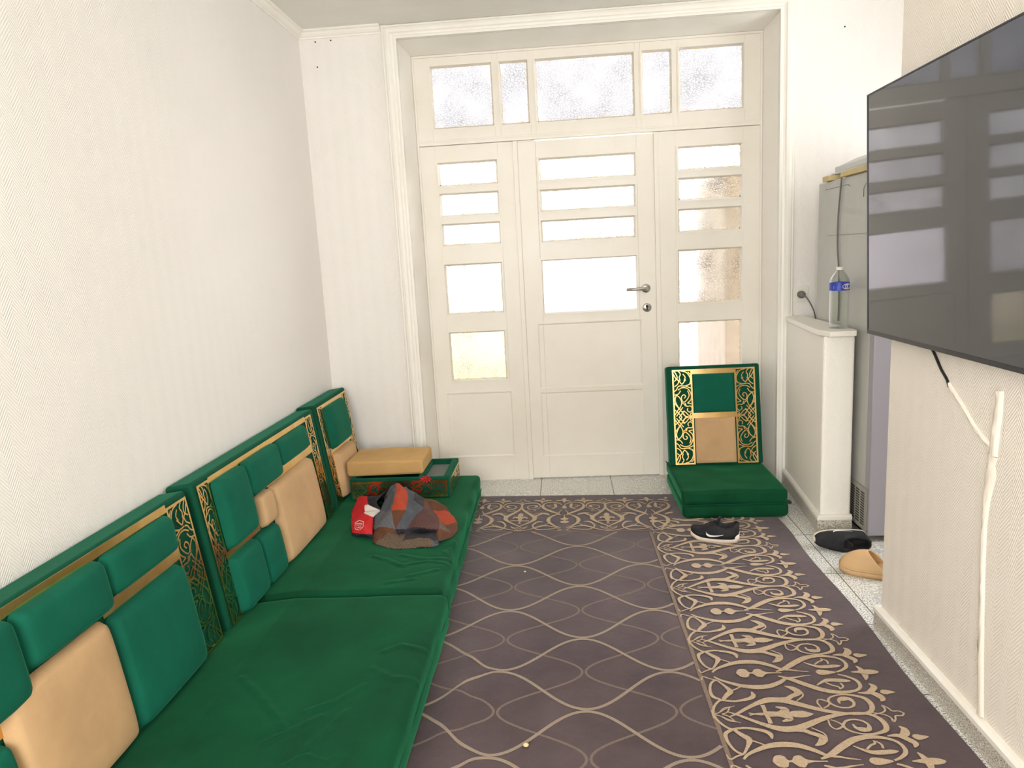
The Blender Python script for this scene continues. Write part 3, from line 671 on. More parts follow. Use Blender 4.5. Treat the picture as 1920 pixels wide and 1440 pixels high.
# near one
O, U, V, N, L = left_frame(-3.170, .664)
y_ = lambda y: y + 3.170
pads = [(-2.424, -2.075, .512, .632, m_green_pad, .034), (-2.462, -2.085, .135, .474, m_green_pad, .040), (-2.752, -2.430, .492, .636, m_green_pad, .040),
        (-2.850, -2.470, .135, .482, m_tan, .036), (-3.060, -2.758, .440, .640, m_green_pad, .040), (-3.060, -2.856, .135, .400, m_green_pad, .038)]
backrest('sofa_panel', 'near green velvet backrest at the left edge with tan pad below green pads', O, U, V, N, 1.243, L, .098,
  [(y_(-3.148), y_(-3.070), False), (y_(-2.068), y_(-1.945), True)], [(y_(-3.070), y_(-2.068), z_(.634), z_(.658)), (y_(-2.462), y_(-2.068), z_(.475), z_(.510)), (y_(-3.07), y_(-2.756), z_(.402), z_(.44))],
  [(y_(a), y_(b), z_(c), z_(d), mt, dp) for a, b, c, d, mt, dp in pads], GP)
# right-hand one, standing on the folded mattress against the sidelight
Bt = Vector((0, -.155, .158)); Tp = Vector((0, -.050, .715)); V = (Tp - Bt); L = V.length; V = V / L; N = Vector((0, -V.z, V.y))
O = Vector((1.972, Bt.y, Bt.z)); U = Vector((1, 0, 0)); W = .520
pads = [(.148, .372, .300, .520, m_green_pad, .007), (.148, .372, .012, .268, m_tan, .008)]
backrest('sofa_panel', 'green velvet backrest with gold fretwork leaning on the right sidelight', O, U, V, N, W, L, .085,
  [(.030, .142, False), (.378, .492, True)], [(.142, .378, L - .048, L - .020), (.142, .378, .268, .298)], pads, 'green and gold backrests leaning on the left wall' if False else None, bot=.006, top_gap=.020)

# folded mattress under it
t = thing('folded_mattress', 'green two-layer folded floor mattress in front of the right sidelight', 'mattress', (2.23, -.4, .010))
def fold(x0, x1, y0, y1, z0, z1, nm, dx):
    m = MB(); mattress_mesh(m, x0, x1, y0, y1, z0, z1, r=.020, nx=40, ny=40, sidewave=.003)
    m.v = [(x + dx * (y + .25) , y - .012 * (x - 2.2), z + .003 * noise.noise(Vector((x * 8, y * 8, 1)))  * (1 if z > z0 + .02 else 0)) for x, y, z in m.v]
    o = m.build(nm, m_green, t); return o
fold(1.968, 2.500, -.605, -.02, .0115, .080, 'lower_half', 0)
fold(1.966, 2.498, -.600, -.02, .082, .153, 'upper_half', 0)
m = MB(); m.tube([(1.966 + .53 * i / 20, -.607, .082) for i in range(21)], .003, 6); m.tube([(1.965, -.60 + .57 * i / 12, .150) for i in range(13)], .003, 6); m.build('seam_piping', m_green_dark, t)
m = MB(); m.obox(Vector((2.500, -.53, .055)), Vector((1, 0, 0)), Vector((0, 1, 0)), Vector((0, 0, 1)), 0, .030, -.02, .02, 0, .012); m.build('strap_tab', m_black, t, .004)

# ================================================================== armrest tray + foam block
m_satin = plain('green_grey_lining', srgb(110, 116, 114), .6)
t = thing('armrest_tray', 'green box armrest with cup tray and dark fretwork sides', 'armrest', (.50, -.40, .150))
ax0, ax1, ay0, ay1, az0, az1 = .235, .768, -.575, -.215, .151, .266
m = MB(); w = .022
for b in ((ax0, ax1, ay0, ay0 + w, az0, az1), (ax0, ax1, ay1 - w, ay1, az0, az1), (ax0, ax0 + w, ay0 + w, ay1 - w, az0, az1), (ax1 - w - .012, ax1, ay0 + w, ay1 - w, az0, az1), (ax0 + w, ax1 - w, ay0 + w, ay1 - w, az0, az0 + .012), (.600, .622, ay0 + w, ay1 - w, az0 + .012, az1)): m.box(*b)
m.build('body', m_green_dark, t, .006, seg=3)
m = MB(); m.box(.623, ax1 - w - .0125, ay0 + w + .001, ay1 - w - .001, az0 + .012, az1 - .030); m.build('tray_lining', m_satin, t)
m = MB(); fretwork(m, Vector((ax0, ay0, az0)), Vector((0, 0, 1)), Vector((1, 0, 0)), Vector((0, -1, 0)), .008, .100, .012, (ax1 - ax0) - .012, True, .001)
fretwork(m, Vector((ax0, ay0 - .0004, az0)), Vector((0, 0, 1)), Vector((1, 0, 0)), Vector((0, -1, 0)), .008, .100, .012, (ax1 - ax0) - .012, False, .001)
m.build('front_fretwork', m_gold, t)
m = MB(); fretwork(m, Vector((ax1, ay0, az0)), Vector((0, 0, 1)), Vector((0, 1, 0)), Vector((1, 0, 0)), .008, .100, .012, (ay1 - ay0) - .012, True, .001)
m.build('side_fretwork', m_gold, t)
m = MB(); mattress_mesh(m, .205, .622, -.515, -.235, .2675, .345, r=.014, nx=30, ny=20, sidewave=.003, wr=lambda x, y: .002 * noise.noise(Vector((x * 15, y * 15, 0))))
m.v = [(x, y - .006 * sin((x - .2) * 46) * max(0, (.34 - z) / .07) * (1 if y < -.45 else 0), z) for x, y, z in m.v]
tag(recenter(m.build('foam_block', m_tan_foam)), 'tan cloth-covered foam block lying on the armrest tray', 'cushion')
# red ribbon flower on the tray's front edge
m = MB(); c = Vector((.648, -.588, .262))
for k in range(9):
    an = 2 * pi * k / 9; d = Vector((cos(an), -.25, sin(an) * .62)); p = c + d * .004
    q = d.cross(Vector((0, 1, 0))).normalized()
    m.add([p, p + d * .016 + q * .005, p + d * .030 + Vector((0, -.003, 0)), p + d * .016 - q * .005, p + d * .014 + Vector((0, -.006, 0))], [(0, 1, 4), (1, 2, 4), (2, 3, 4), (3, 0, 4)])
m.lathe([(0, 0), (.006, .002), (.004, .007), (0, .008)], c, 10, 0, Vector((0, -1, 0)))
tag(recenter(m.build('red_flower', plain('red_ribbon', srgb(190, 30, 34), .6))), 'small red ribbon flower stuck on the front of the armrest tray', 'ornament')

# ================================================================== clothes
def cloth_col(name, a, b, scale=260, dots=True, w=.5):
    t = NT(name)
    if dots:
        x, y, z = t.xyz(t.pos()); s1 = t.math('SINE', t.math('MULTIPLY', t.math('ADD', x, t.math('MULTIPLY', y, .3)), 2 * pi / .0085)); s2 = t.math('SINE', t.math('MULTIPLY', t.math('SUBTRACT', t.math('ADD', z, t.math('MULTIPLY', y, .7)), t.math('MULTIPLY', x, .2)), 2 * pi / .0075))
        t.base(t.mix(t.math('GREATER_THAN', t.math('MULTIPLY', s1, s2), w), a, b))
    else: t.base(t.mix(t.noise(t.pos(), 30, 4), a, b))
    t.bump(t.noise(t.pos(), 350, 2), .4, .002); t.set(Roughness=.8); return t.m
mats = {'grey': cloth_col('slate_cloth', srgb(66, 72, 80), srgb(86, 90, 98), dots=False), 'orange': cloth_col('rust_orange_cloth', srgb(158, 52, 22), srgb(180, 66, 30), dots=False),
 'brown': cloth_col('brown_cloth', srgb(84, 46, 26), srgb(100, 60, 36), dots=False), 'dots': cloth_col('dotted_brown_cloth', srgb(52, 38, 38), srgb(186, 160, 118)), 'maroon': cloth_col('maroon_mesh_cloth', srgb(56, 30, 34), srgb(140, 100, 84), w=.45),
 'dark': cloth_col('charcoal_cloth', srgb(30, 28, 34), srgb(48, 44, 52), dots=False), 'gdots': cloth_col('slate_dotted_cloth', srgb(60, 64, 74), srgb(176, 176, 176), w=.5), 'red': cloth_col('red_cloth', srgb(196, 22, 30), srgb(214, 30, 38), dots=False), 'black': cloth_col('navy_black_cloth_and_shade', srgb(18, 18, 26), srgb(28, 28, 38), dots=False), 'white': cloth_col('white_cloth', srgb(214, 204, 196), srgb(228, 220, 212), dots=False)}
CLOTH_V = {"a": [0.531, -0.75, 0.295], "b": [0.497, -0.746, 0.285], "c": [0.477, -0.883, 0.2], "d": [0.443, -0.926, 0.175], "e": [0.506, -1.171, 0.153], "f": [0.526, -1.197, 0.152], "g": [0.617, -1.247, 0.152], "h": [0.698, -1.245, 0.152], "i": [0.792, -1.244, 0.152], "j": [0.816, -1.222, 0.155], "k": [0.817, -1.235, 0.18], "l": [0.855, -1.141, 0.155], "m": [0.858, -1.108, 0.165], "n": [0.814, -1.03, 0.18], "q": [0.732, -0.881, 0.2], "r": [0.72, -0.847, 0.235], "s": [0.682, -0.852, 0.25], "t": [0.64, -0.842, 0.27], "u": [0.584, -0.788, 0.285], "A1": [0.563, -0.944, 0.27], "A2": [0.567, -1.012, 0.24], "A3": [0.602, -1.128, 0.2], "A4": [0.48, -1.063, 0.175], "A5": [0.605, -1.124, 0.175], "A6": [0.56, -1.135, 0.175], "B1": [0.632, -1.026, 0.255], "B2": [0.617, -0.881, 0.265], "B3": [0.611, -1.076, 0.215], "C1": [0.692, -1.068, 0.245], "C2": [0.652, -1.124, 0.2], "C3": [0.801, -1.105, 0.215], "C4": [0.803, -1.131, 0.19], "C5": [0.654, -0.946, 0.268], "C6": [0.721, -1.134, 0.205], "D1": [0.649, -1.132, 0.18], "D2": [0.71, -1.091, 0.165], "D3": [0.785, -1.103, 0.165], "D4": [0.726, -1.196, 0.178], "D5": [0.653, -1.213, 0.178], "D6": [0.79, -1.223, 0.17], "D7": [0.717, -1.033, 0.255], "E1": [0.605, -1.091, 0.165]}
RED_V = {"a": [0.303, -0.673, 0.21], "b": [0.375, -0.753, 0.235], "c": [0.388, -0.843, 0.215], "d": [0.397, -0.889, 0.2], "e": [0.337, -0.837, 0.17], "f": [0.301, -0.794, 0.165], "g": [0.341, -0.897, 0.17], "h": [0.402, -0.92, 0.205], "i": [0.462, -0.978, 0.2], "j": [0.493, -1.118, 0.17], "k": [0.468, -1.138, 0.18], "l": [0.388, -1.072, 0.16], "m": [0.357, -0.988, 0.158], "n": [0.427, -1.055, 0.2], "o": [0.446, -0.803, 0.25], "p": [0.467, -0.689, 0.24], "q": [0.481, -0.887, 0.2], "r": [0.405, -0.855, 0.222], "s": [0.475, -0.909, 0.205], "t": [0.46, -0.969, 0.2], "u": [0.386, -1.079, 0.151], "v": [0.459, -1.113, 0.151], "w": [0.495, -1.122, 0.151], "x": [0.451, -0.875, 0.24]}
def heap(name, V_, patches, parent, amp=.004, extra={}, freq=22, cuts=5, smooth=1):
    names = list(mats); verts = {k: Vector(p) for k, p in V_.items()}; verts.update({k: Vector(p) for k, p in extra.items()})
    keys = list(verts); bm = bmesh.new(); bv = {k: bm.verts.new(verts[k]) for k in keys}
    for col, ks in patches:
        f = bm.faces.new([bv[k] for k in ks]); f.material_index = names.index(col)
    bmesh.ops.triangulate(bm, faces=bm.faces[:])
    bmesh.ops.subdivide_edges(bm, edges=bm.edges[:], cuts=cuts, use_grid_fill=True)
    inner = [x for x in bm.verts if not x.is_boundary]
    for _ in range(smooth): bmesh.ops.smooth_vert(bm, verts=inner, factor=.5, use_axis_x=True, use_axis_y=True, use_axis_z=True)
    bm.normal_update()
    for x in bm.verts:
        k = noise.noise(x.co * freq) + .5 * noise.noise(x.co * freq * 2.3 + Vector((5, 1, 2)))
        fold_ = abs(noise.noise(Vector((x.co.x * 26 + x.co.z * 20, x.co.y * 9, 3.3))))
        if name == 'jersey_cloth' and not x.is_boundary:
            an = math.atan2(x.co.y + .74, x.co.x - .545); rr_ = sqrt((x.co.y + .74) ** 2 + (x.co.x - .545) ** 2)
            x.co += x.normal * (.0075 * sin(an * 11 + rr_ * 9) * min(1, rr_ / .12))
        x.co += x.normal * (amp * k + amp * 1.4 * (fold_ - .3)); x.co.z = max(x.co.z, .1535)
    bmesh.ops.recalc_face_normals(bm, faces=bm.faces[:])
    me = bpy.data.meshes.new(name)
    for n_ in names: me.materials.append(mats[n_])
    off = Vector(LOC[parent.name])
    for x in bm.verts: x.co -= off
    bm.to_mesh(me); bm.free()
    for p in me.polygons: p.use_smooth = True
    o = bpy.data.objects.new(name, me); C.objects.link(o); o.parent = parent; LOC[o.name] = tuple(off)
    s = o.modifiers.new('thickness', 'SOLIDIFY'); s.thickness = .0025; s.offset = -1
    return o
t = thing('crumpled_jersey', 'crumpled slate, rust orange and dotted brown jersey heaped on the mattress', 'clothing', (.66, -.95, .150))
ex = {'z1': (.46, -.80, .1535), 'z2': (.50, -.67, .1535), 'z3': (.55, -.64, .1535), 'z4': (.60, -.65, .1535), 'z5': (.66, -.68, .1535), 'z6': (.71, -.71, .1535), 'z7': (.76, -.74, .1535), 'z8': (.80, -.80, .1535), 'z9': (.86, -.95, .1535), 'z10': (.875, -1.06, .1535)}
PATCH = [('grey', 'b A1 A2 c'), ('gdots', 'c A2 A3 A4 d'), ('grey', 'b a A1'), ('orange', 'a u B2 B1 A2 A1'), ('brown', 'A2 B1 B3 A3'), ('grey', 'B2 u t C5'), ('grey', 'B2 C5 B1'),
 ('dark', 't s D7 C5'), ('grey', 'C5 D7 C1 B1'), ('brown', 's r q D7'), ('maroon', 'D7 q C3 C1'), ('maroon', 'C1 C3 C4 C6 C2'), ('grey', 'B1 C1 C2 A3 B3'), ('orange', 'q n C3'), ('dots', 'C3 n m C4'), ('brown', 'm l k D3 C4'),
 ('brown', 'A4 A3 A5 A6 f e'), ('dots', 'A5 E1 D1 D5 g f A6'), ('dark', 'A3 C2 D1 E1 A5'), ('dark', 'C2 C6 C4 D3 D2 D1'), ('dark', 'D1 D2 D3 D4 D5'), ('dots', 'D5 D4 D6 i h g'), ('dark', 'D4 D3 k D6'), ('grey', 'D6 k j i'),
 ('dark', 'd z1 c'), ('dark', 'c z1 z2 b'), ('grey', 'b z2 z3 a'), ('orange', 'a z3 z4 u'), ('grey', 'u z4 z5 t'), ('dark', 't z5 z6 s'), ('brown', 's z6 z7 r'), ('brown', 'r z7 z8 q'), ('orange', 'q z8 z9 n'), ('brown', 'n z9 z10 m'), ('brown', 'm z10 l')]
heap('jersey_cloth', CLOTH_V, [(c_, p.split()) for c_, p in PATCH], t, .008, ex)
t = thing('crumpled_tracksuit', 'red, white and black tracksuit top crumpled left of the jersey', 'clothing', (.42, -.92, .150))
exr = {'y1': (.29, -.66, .1535), 'y2': (.36, -.63, .1535), 'y3': (.45, -.62, .1535), 'y4': (.50, -.62, .1535), 'y5': (.54, -.72, .1535)}
PATCHR = [('red', 'a b r c d e f'), ('black', 'b o x q r'), ('white', 'r q s d c'), ('white', 'd s t h'), ('red', 'e d h g'), ('red', 'g h t i n m'), ('red', 'm n i j k l'), ('black', 'l k j w v u'), ('black', 'o p x'),  # lowest black patch paints the shadow under the red cloth
 ('red', 'f y1 a'), ('red', 'a y1 y2 b'), ('black', 'b y2 y3 o'), ('black', 'o y3 y4 p'), ('black', 'p y4 y5'), ('red', 'f e g m')]
heap('tracksuit_cloth', RED_V, [(c_, p.split()) for c_, p in PATCHR if set(p.split()) <= set(RED_V) | set(exr)], t, .005, exr, 18, 4, 1)
# white line emblem on the red sleeve: hexagon shield with lettering strokes
m = MB(); ec = Vector((.425, -1.066, .196)); eu = Vector((.85, -.50, .10)).normalized(); ev = Vector((.05, .35, .9)).normalized()
En = eu.cross(ev).normalized(); En = En if En.y < 0 else -En
hexp = [(-.028, .010), (-.002, .022), (.028, .018), (.027, -.004), (.004, -.022), (-.026, -.018), (-.028, .010)]
fe = lambda a, b, h: ec + eu * a + ev * b + En * (.008 + h)
ribbon(m, [(a, b, .0028) for a, b in hexp], fe, 0)
for a, b, c_, d in ((-.022, .006, .022, .011), (-.021, -.001, .022, .004), (-.018, -.008, -.008, -.014), (-.008, -.014, -.004, -.006), (-.004, -.006, .002, -.015), (.002, -.015, .006, -.005), (.006, -.005, .016, -.010)):
    ribbon(m, [(a, b, .002), (c_, d, .002)], fe, 0)
m.build('emblem', mats['white'], t)

# ================================================================== shoes
m_upper = plain('black_knit', srgb(20, 20, 24), .75, bump=.3, bscale=200); m_sole = plain('cream_foam_sole', srgb(226, 214, 198), .55, var=.04); m_lin = plain('dark_lining', srgb(36, 26, 24), .9); m_swoosh = plain('white_mark', srgb(236, 236, 238), .4)
def shoe(name, label, Lh, width, place, mats_, mark=True, tongue=True):
    t = thing(name, label, 'shoe', (0, 0, 0))
    def outline(s):  # s 0 heel .. 1 toe -> half width, centre offset
        w = width / 2 * (.74 + .26 * sin(pi * min(1, s * 1.25) * .9)) * (1 if s < .72 else sqrt(max(0, 1 - ((s - .72) / .30) ** 2)))
        w *= sqrt(min(1, (s + .015) / .09)); off = .008 * sin(pi * s); return max(w, .002), off
    def topz(s):
        # collar high at heel, dip, tongue, slope to toe
        P = [(0, .082), (.08, .078), (.25, .058), (.38, .066), (.48, .082), (.6, .070), (.8, .046), (.93, .036), (1, .022)]
        for (a, b), (c, d) in zip(P, P[1:]):
            if s <= c: k = (s - a) / (c - a); return b + (d - b) * k
        return .02
    def sole_bottom(s): return .018 * max(0, (s - .72) / .28) ** 2 + .006 * max(0, (.12 - s) / .12)
    # upper
    prof_ = [(-1.0, .0), (-1.03, .35), (-.93, .75), (-.74, 1.0), (-.62, .93), (-.5, .6), (-.3, .36), (0, .32), (.3, .36), (.5, .6), (.62, .93), (.74, 1.0), (.93, .75), (1.03, .35), (1.0, .0)]
    dome = [0, .35, .72, .90, .95, .97, .99, 1, .99, .97, .95, .90, .72, .35, 0]
    m = MB(); n = len(prof_); S = 40; vs = []
    for i in range(S + 1):
        s = i / S; w, off = outline(s); tz = topz(s) * (Lh / .26); k = min(1, max(0, (s - .40) / .10)); zb = .020 + sole_bottom(s)
        kb = min(1, max(0, (.05 - s) / .05))
        for j, (a, b) in enumerate(prof_):
            h = b * (1 - k) + dome[j] * k; h = h * (1 - kb) + dome[j] * kb
            vs.append(Vector((s * Lh, off + a * w * (1 if h < .9 else .98), zb + max(.0, (tz - .0)) * h)))
    f = [(i * n + j, i * n + j + 1, (i + 1) * n + j + 1, (i + 1) * n + j) for i in range(S) for j in range(n - 1)]
    m.add(vs, f, 0, True); parts = [('upper', m, mats_[0])]
    # sole
    m = MB(); vs = []; pr = [(-1.06, 0), (-1.08, .5), (-1.02, 1), (1.02, 1), (1.08, .5), (1.06, 0)]; n = len(pr)
    for i in range(S + 1):
        s = i / S; w, off = outline(s); zb = sole_bottom(s); h = (.034 if s < .3 else .034 - .012 * min(1, (s - .3) / .4)) 
        for a, b in pr: vs.append(Vector((s * (Lh + .008) - .004, off + a * w * (1 - .05 * (1 - b)), zb + h * b)))
    f = [(i * n + j, i * n + (j + 1) % n, (i + 1) * n + (j + 1) % n, (i + 1) * n + j) for i in range(S) for j in range(n)] + [tuple(range(n)), tuple(S * n + j for j in range(n))]
    m.add(vs, f, 0, True); parts.append(('sole', m, mats_[1]))
    if tongue:
        m = MB(); vs = []
        for k in range(9):
            v_ = k / 8; cx_ = (.50 - .13 * v_) * Lh; z_ = .052 + .062 * v_; hw = width * (.24 - .03 * v_ - .10 * max(0, v_ - .8) * 4); th_ = .007 - .003 * v_
            for q in range(12): a_ = 2 * pi * q / 12; vs.append(Vector((cx_ + th_ * cos(a_) + .010 * sin(a_) ** 2, hw * sin(a_), z_ + th_ * cos(a_) * .4)))
        m.add(vs, [(k * 12 + q, k * 12 + (q + 1) % 12, (k + 1) * 12 + (q + 1) % 12, (k + 1) * 12 + q) for k in range(8) for q in range(12)] + [tuple(range(12)), tuple(96 + q for q in range(12))], 0, True)
        parts.append(('tongue', m, mats_[0]))
        m = MB()
        for q in range(4):
            s = .50 + q * .055; z = .020 + topz(s) * (Lh / .26) + .003
            m.tube([(s * Lh, -width * .2, z - .006), (s * Lh + .004, 0, z), (s * Lh, width * .2, z - .006)], .0022, 6)
        parts.append(('laces', m, mats_[0]))
    if mark:
        for sd in (-1, 1):
            m = MB()
            pts = [(.30, .045, .002), (.38, .040, .004), (.50, .036, .007), (.60, .036, .010), (.655, .044, .011), (.66, .058, .004)]
            vs = []
            for s, z, w_ in smooth_pts(pts, 5):
                w, off = outline(s)
                for dz in (-w_ / 2, w_ / 2): vs.append(Vector((s * Lh, off + sd * (w * 1.04 + .0055 - max(0, z + dz - .045) * .10), z + dz)))
            m.add(vs, [(2 * i, 2 * i + 1, 2 * i + 3, 2 * i + 2) for i in range(len(vs) // 2 - 1)])
            parts.append(('side_mark', m, m_swoosh))
    for nm, mb, mt in parts:
        o = mb.build(nm, mt, None); o.parent = t
        if nm == 'upper': s_ = o.modifiers.new('t', 'SOLIDIFY'); s_.thickness = .003; s_.offset = 1
    t.matrix_world = place; LOC[t.name] = tuple(place.translation)
    return t
def place(x, y, z, yaw, roll=0, pitch=0): return Matrix.Translation((x, y, z)) @ Matrix.Rotation(yaw, 4, 'Z') @ Matrix.Rotation(roll, 4, 'X') @ Matrix.Rotation(pitch, 4, 'Y')
shoe('sneaker', 'black sneaker with cream sole upright on the rug before the folded mattress', .215, .082, place(2.175, -.915, .0125, radians(163)), (m_upper, m_sole))
shoe('sneaker', 'black sneaker tipped on its side by the stub wall corner, sole outward', .225, .084, place(2.725, -.975, .045, radians(174), radians(-90)), (m_upper, m_sole))
# tan slide slipper
m_slip = plain('tan_eva_foam', srgb(205, 168, 122), .5, var=.03, spec=.3)
t = thing('slide_slipper', 'tan moulded slide slipper on the tiles by the right wall end', 'slipper', (2.60, -1.24, 0))
def slip_pt(x, y, z):
    return Matrix.Translation((2.770, -1.335, .0)) @ Matrix.Rotation(radians(155), 4, 'Z') @ Vector((x, y, z))
def so(s):
    w = .049 * (.80 + .24 * sin(pi * min(1, s * 1.2) * .85)); 
    if s > .75: w *= sqrt(max(0, 1 - ((s - .75) / .252) ** 2))
    if s < .12: w *= sqrt(max(0, 1 - ((.12 - s) / .125) ** 2))
    return max(.002, w)
LS_ = .275
m = MB(); vs = []; pr = [(-.92, 0), (-1.03, .4), (-1.05, 1), (-.92, 1.15), (-.8, .72), (0, .66), (.8, .72), (.92, 1.15), (1.05, 1), (1.03, .4), (.92, 0)]; n = len(pr); S = 44
for i in range(S + 1):
    s = i / S; w = so(s); zb = .010 * max(0, (s - .8) / .2) ** 2; h = .030 + .004 * (1 - s)
    for a, b in pr: vs.append(slip_pt(s * LS_, a * w, zb + h * b))
m.add(vs, [(i * n + j, i * n + (j + 1) % n, (i + 1) * n + (j + 1) % n, (i + 1) * n + j) for i in range(S) for j in range(n)] + [tuple(range(n)), tuple(S * n + j for j in range(n))], 0, True)
m.build('footbed', m_slip, t)
m = MB()
def hood(u, v_):
    s = .60 + .40 * v_ ; an = pi * u; 
    st = s - .24 * (1 - v_) * (1 - sin(an)) * 1.0 if v_ < 1 else s
    w = so(min(1, st)) * 1.05; top = .082 * (1 - v_ ** 2.2) ** .6 + .022
    return slip_pt(st * LS_, -w * cos(an), .024 + (top - .024) * sin(an) ** .75 + (.010 * max(0, (st - .8) / .2) ** 2))
m.grid(hood, 26, 20)
o = m.build('upper', m_slip, t); s_ = o.modifiers.new('t', 'SOLIDIFY'); s_.thickness = .005; s_.offset = -1
# loose lace scrap and crumbs on the rug
m = MB(); m.tube([(2.020 + .018 * cos(a * .35) * (1 + .25 * sin(a * .9)) + a * .0022, -.985 + .013 * sin(a * .7), .0155 + .001 * sin(a)) for a in range(18)], .0016, 6)
tag(recenter(m.build('lace_scrap', m_black)), 'scrap of black lace curled on the rug in front of the upright sneaker', 'lace')
m_crumb = plain('bread_crumb', srgb(224, 198, 150), .9)
for i, (x, y, r, lb) in enumerate(((1.185, -1.205, .006, 'pale crumb on the rug near the far wavy lines'), (1.245, -2.355, .009, 'pale crumb flake on the rug close to the viewer'))):
    m = MB(); m.lathe([(0, 0), (r * .8, .001), (r, r * .4), (r * .5, r * .8), (0, r * .85)], (x, y, .0125), 7)
    m.v = [(a + .002 * noise.noise(Vector((a * 900, b * 900, 0))), b + .003 * noise.noise(Vector((b * 700, a * 700, 2))), c) for a, b, c in m.v]
    tag(recenter(m.build('bread_crumb', m_crumb)), lb, 'crumb')

# ================================================================== television
m_screen = NT('glossy_screen'); m_screen.base(srgb(54, 56, 62)); m_screen.set(Roughness=.06); m_screen.b.inputs['IOR'].default_value = 1.5; m_screen.b.inputs['Coat Weight'].default_value = .4; m_screen.b.inputs['Coat Roughness'].default_value = .03
_x, _y, _z = m_screen.xyz(m_screen.pos()); _w = m_screen.math('SINE', m_screen.math('MULTIPLY', _y, 5200.0)); m_screen = m_screen.m
m_bez = plain('dark_bezel', srgb(52, 52, 56), .35, .4)
Hd = Vector((-.008, -.9999, 0)).normalized(); Vd = Vector((-.031, 0, 1)); Vd = (Vd - Hd * Vd.dot(Hd)).normalized(); Nd = Vd.cross(Hd).normalized()
Nd = Nd if Nd.x < 0 else -Nd
TO = Vector((2.430, -1.661, 1.060)); TW, TH = 1.375, .773
t = thing('television', 'large flat television mounted on the right wall, reflecting the door panes', 'television', tuple(TO + Hd * .66 - Nd * .03))
m = MB(); m.obox(TO, Hd, Vd, Nd, 0, TW, 0, TH, -.030, -.0015); m.build('back_casing', m_bez, t, .004)
m = MB(); m.obox(TO, Hd, Vd, Nd, .004, TW - .004, .012, TH - .004, -.0014, 0); m.build('screen', m_screen, t)
m = MB()
for b in ((0, TW, 0, .012), (0, TW, TH - .004, TH), (0, .004, .012, TH - .004), (TW - .004, TW, .012, TH - .004)): m.obox(TO, Hd, Vd, Nd, *b, -.0014, .0025)
m.build('bezel', m_bez, t)
m = MB(); c = TO + Hd * .66 + Vd * .38; m.box(min(c.x + .02, X_W - .02), X_W - .001, c.y - .15, c.y + .15, c.z - .1, c.z + .1); m.build('wall_bracket', m_black, t, .003)
# cable hanging below the television
m = MB(); m.tube(smooth_pts([(2.476, -1.998, 1.054), (2.477, -2.005, 1.045), (2.478, -2.018, 1.032), (2.481, -2.05, .995), (2.481, -2.085, .970), (2.481, -2.098, .952)], 5), .0042, 8)
o = tag(recenter(m.build('television_cable', m_black)), 'black cable running down the wall from under the television', 'cable')

# ================================================================== fridge and the things around it
m_fr = plain('grey_metal_panel', srgb(186, 186, 180), .5, .1, var=.03); m_frd = plain('lilac_grey_door', srgb(158, 154, 162), .38, .2)
t = thing('fridge', 'tall grey fridge standing behind the stub wall', 'fridge', (3.05, -.57, 0))
m = MB(); m.box(2.752, 3.35, -.885, -.20, .035, 1.668); m.build('cabinet', m_fr, t, .006)
m = MB(); m.box(2.750, 3.352, -.940, -.890, .03, 1.662); m.build('door', m_frd, t, .006)
m = MB(); m.box(2.78, 3.32, -.86, -.23, 0.0, .035); m.build('plinth', m_black, t)
m = MB(); m.box(2.744, 2.752, -.925, -.730, .045, .250); g = m.build('vent_grille', plain('vent_grey', srgb(150, 148, 138), .5), t, .003)
m = MB()
for r_ in range(13):
    for c_ in range(3):
        y0 = -.905 + c_ * .055; z0 = .070 + r_ * .0125; m.box(2.7425, 2.7445, y0, y0 + .038, z0, z0 + .0062)
m.build('vent_slot', m_black, g)
m = MB(); m.box(2.7495, 2.752, -.84, -.35, 1.40, 1.402); m.tube([(2.7505, -.62, 1.62), (2.7505, -.60, 1.63), (2.7505, -.30, 1.63)], .0012, 6); m.tube([(2.7505, -.78, 1.56), (2.7505, -.78, 1.60), (2.7505, -.80, 1.615), (2.7505, -.88, 1.615)], .0012, 6); m.build('pressed_line', plain('pressed_line_grey', srgb(130, 130, 126), .5), t)  # darker grey lines along the fridge side
# on top of the fridge
m_wood = plain('pale_pine', srgb(206, 186, 132), .6, var=.12)
m = MB(); m.box(2.735, 2.80, -.385, -.300, 1.669, 1.694); tag(recenter(m.build('wooden_block', m_wood, None, .002)), 'short pale pine block at the far edge of the fridge top', 'block')
m = MB(); m.box(2.735, 2.80, -.90, -.540, 1.669, 1.694); tag(recenter(m.build('wooden_block', m_wood, None, .002)), 'long pale pine batten at the near edge of the fridge top', 'block')
m = MB(); m.box(2.765, 3.28, -.88, -.33, 1.6945, 1.705); m.prism([(2.78, -.86), (3.26, -.86), (3.26, -.34), (2.78, -.34)], 1.705, 1.735)
m.add([(2.79, -.85, 1.735), (3.25, -.85, 1.735), (3.25, -.36, 1.735), (2.79, -.36, 1.735), (2.85, -.80, 1.765), (3.20, -.80, 1.765), (3.20, -.42, 1.765), (2.85, -.42, 1.765)], [(0, 1, 5, 4), (1, 2, 6, 5), (2, 3, 7, 6), (3, 0, 4, 7), (4, 5, 6, 7)])
tag(recenter(m.build('plastic_tray', plain('pale_grey_plastic', srgb(196, 198, 194), .4), None, .006)), 'pale grey plastic tray lying on the pine battens on the fridge', 'tray')
m = MB(); m.tube(smooth_pts([(2.743, -.533, 1.690), (2.743, -.534, 1.68), (2.743, -.535, 1.66), (2.745, -.500, 1.50), (2.745, -.497, 1.36), (2.745, -.520, 1.24), (2.746, -.53, 1.10), (2.747, -.525, .985)], 6), .0040, 8)
tag(recenter(m.build('power_cable', m_grey_cable)), 'grey cable hanging down the side of the fridge behind the bottle', 'cable')
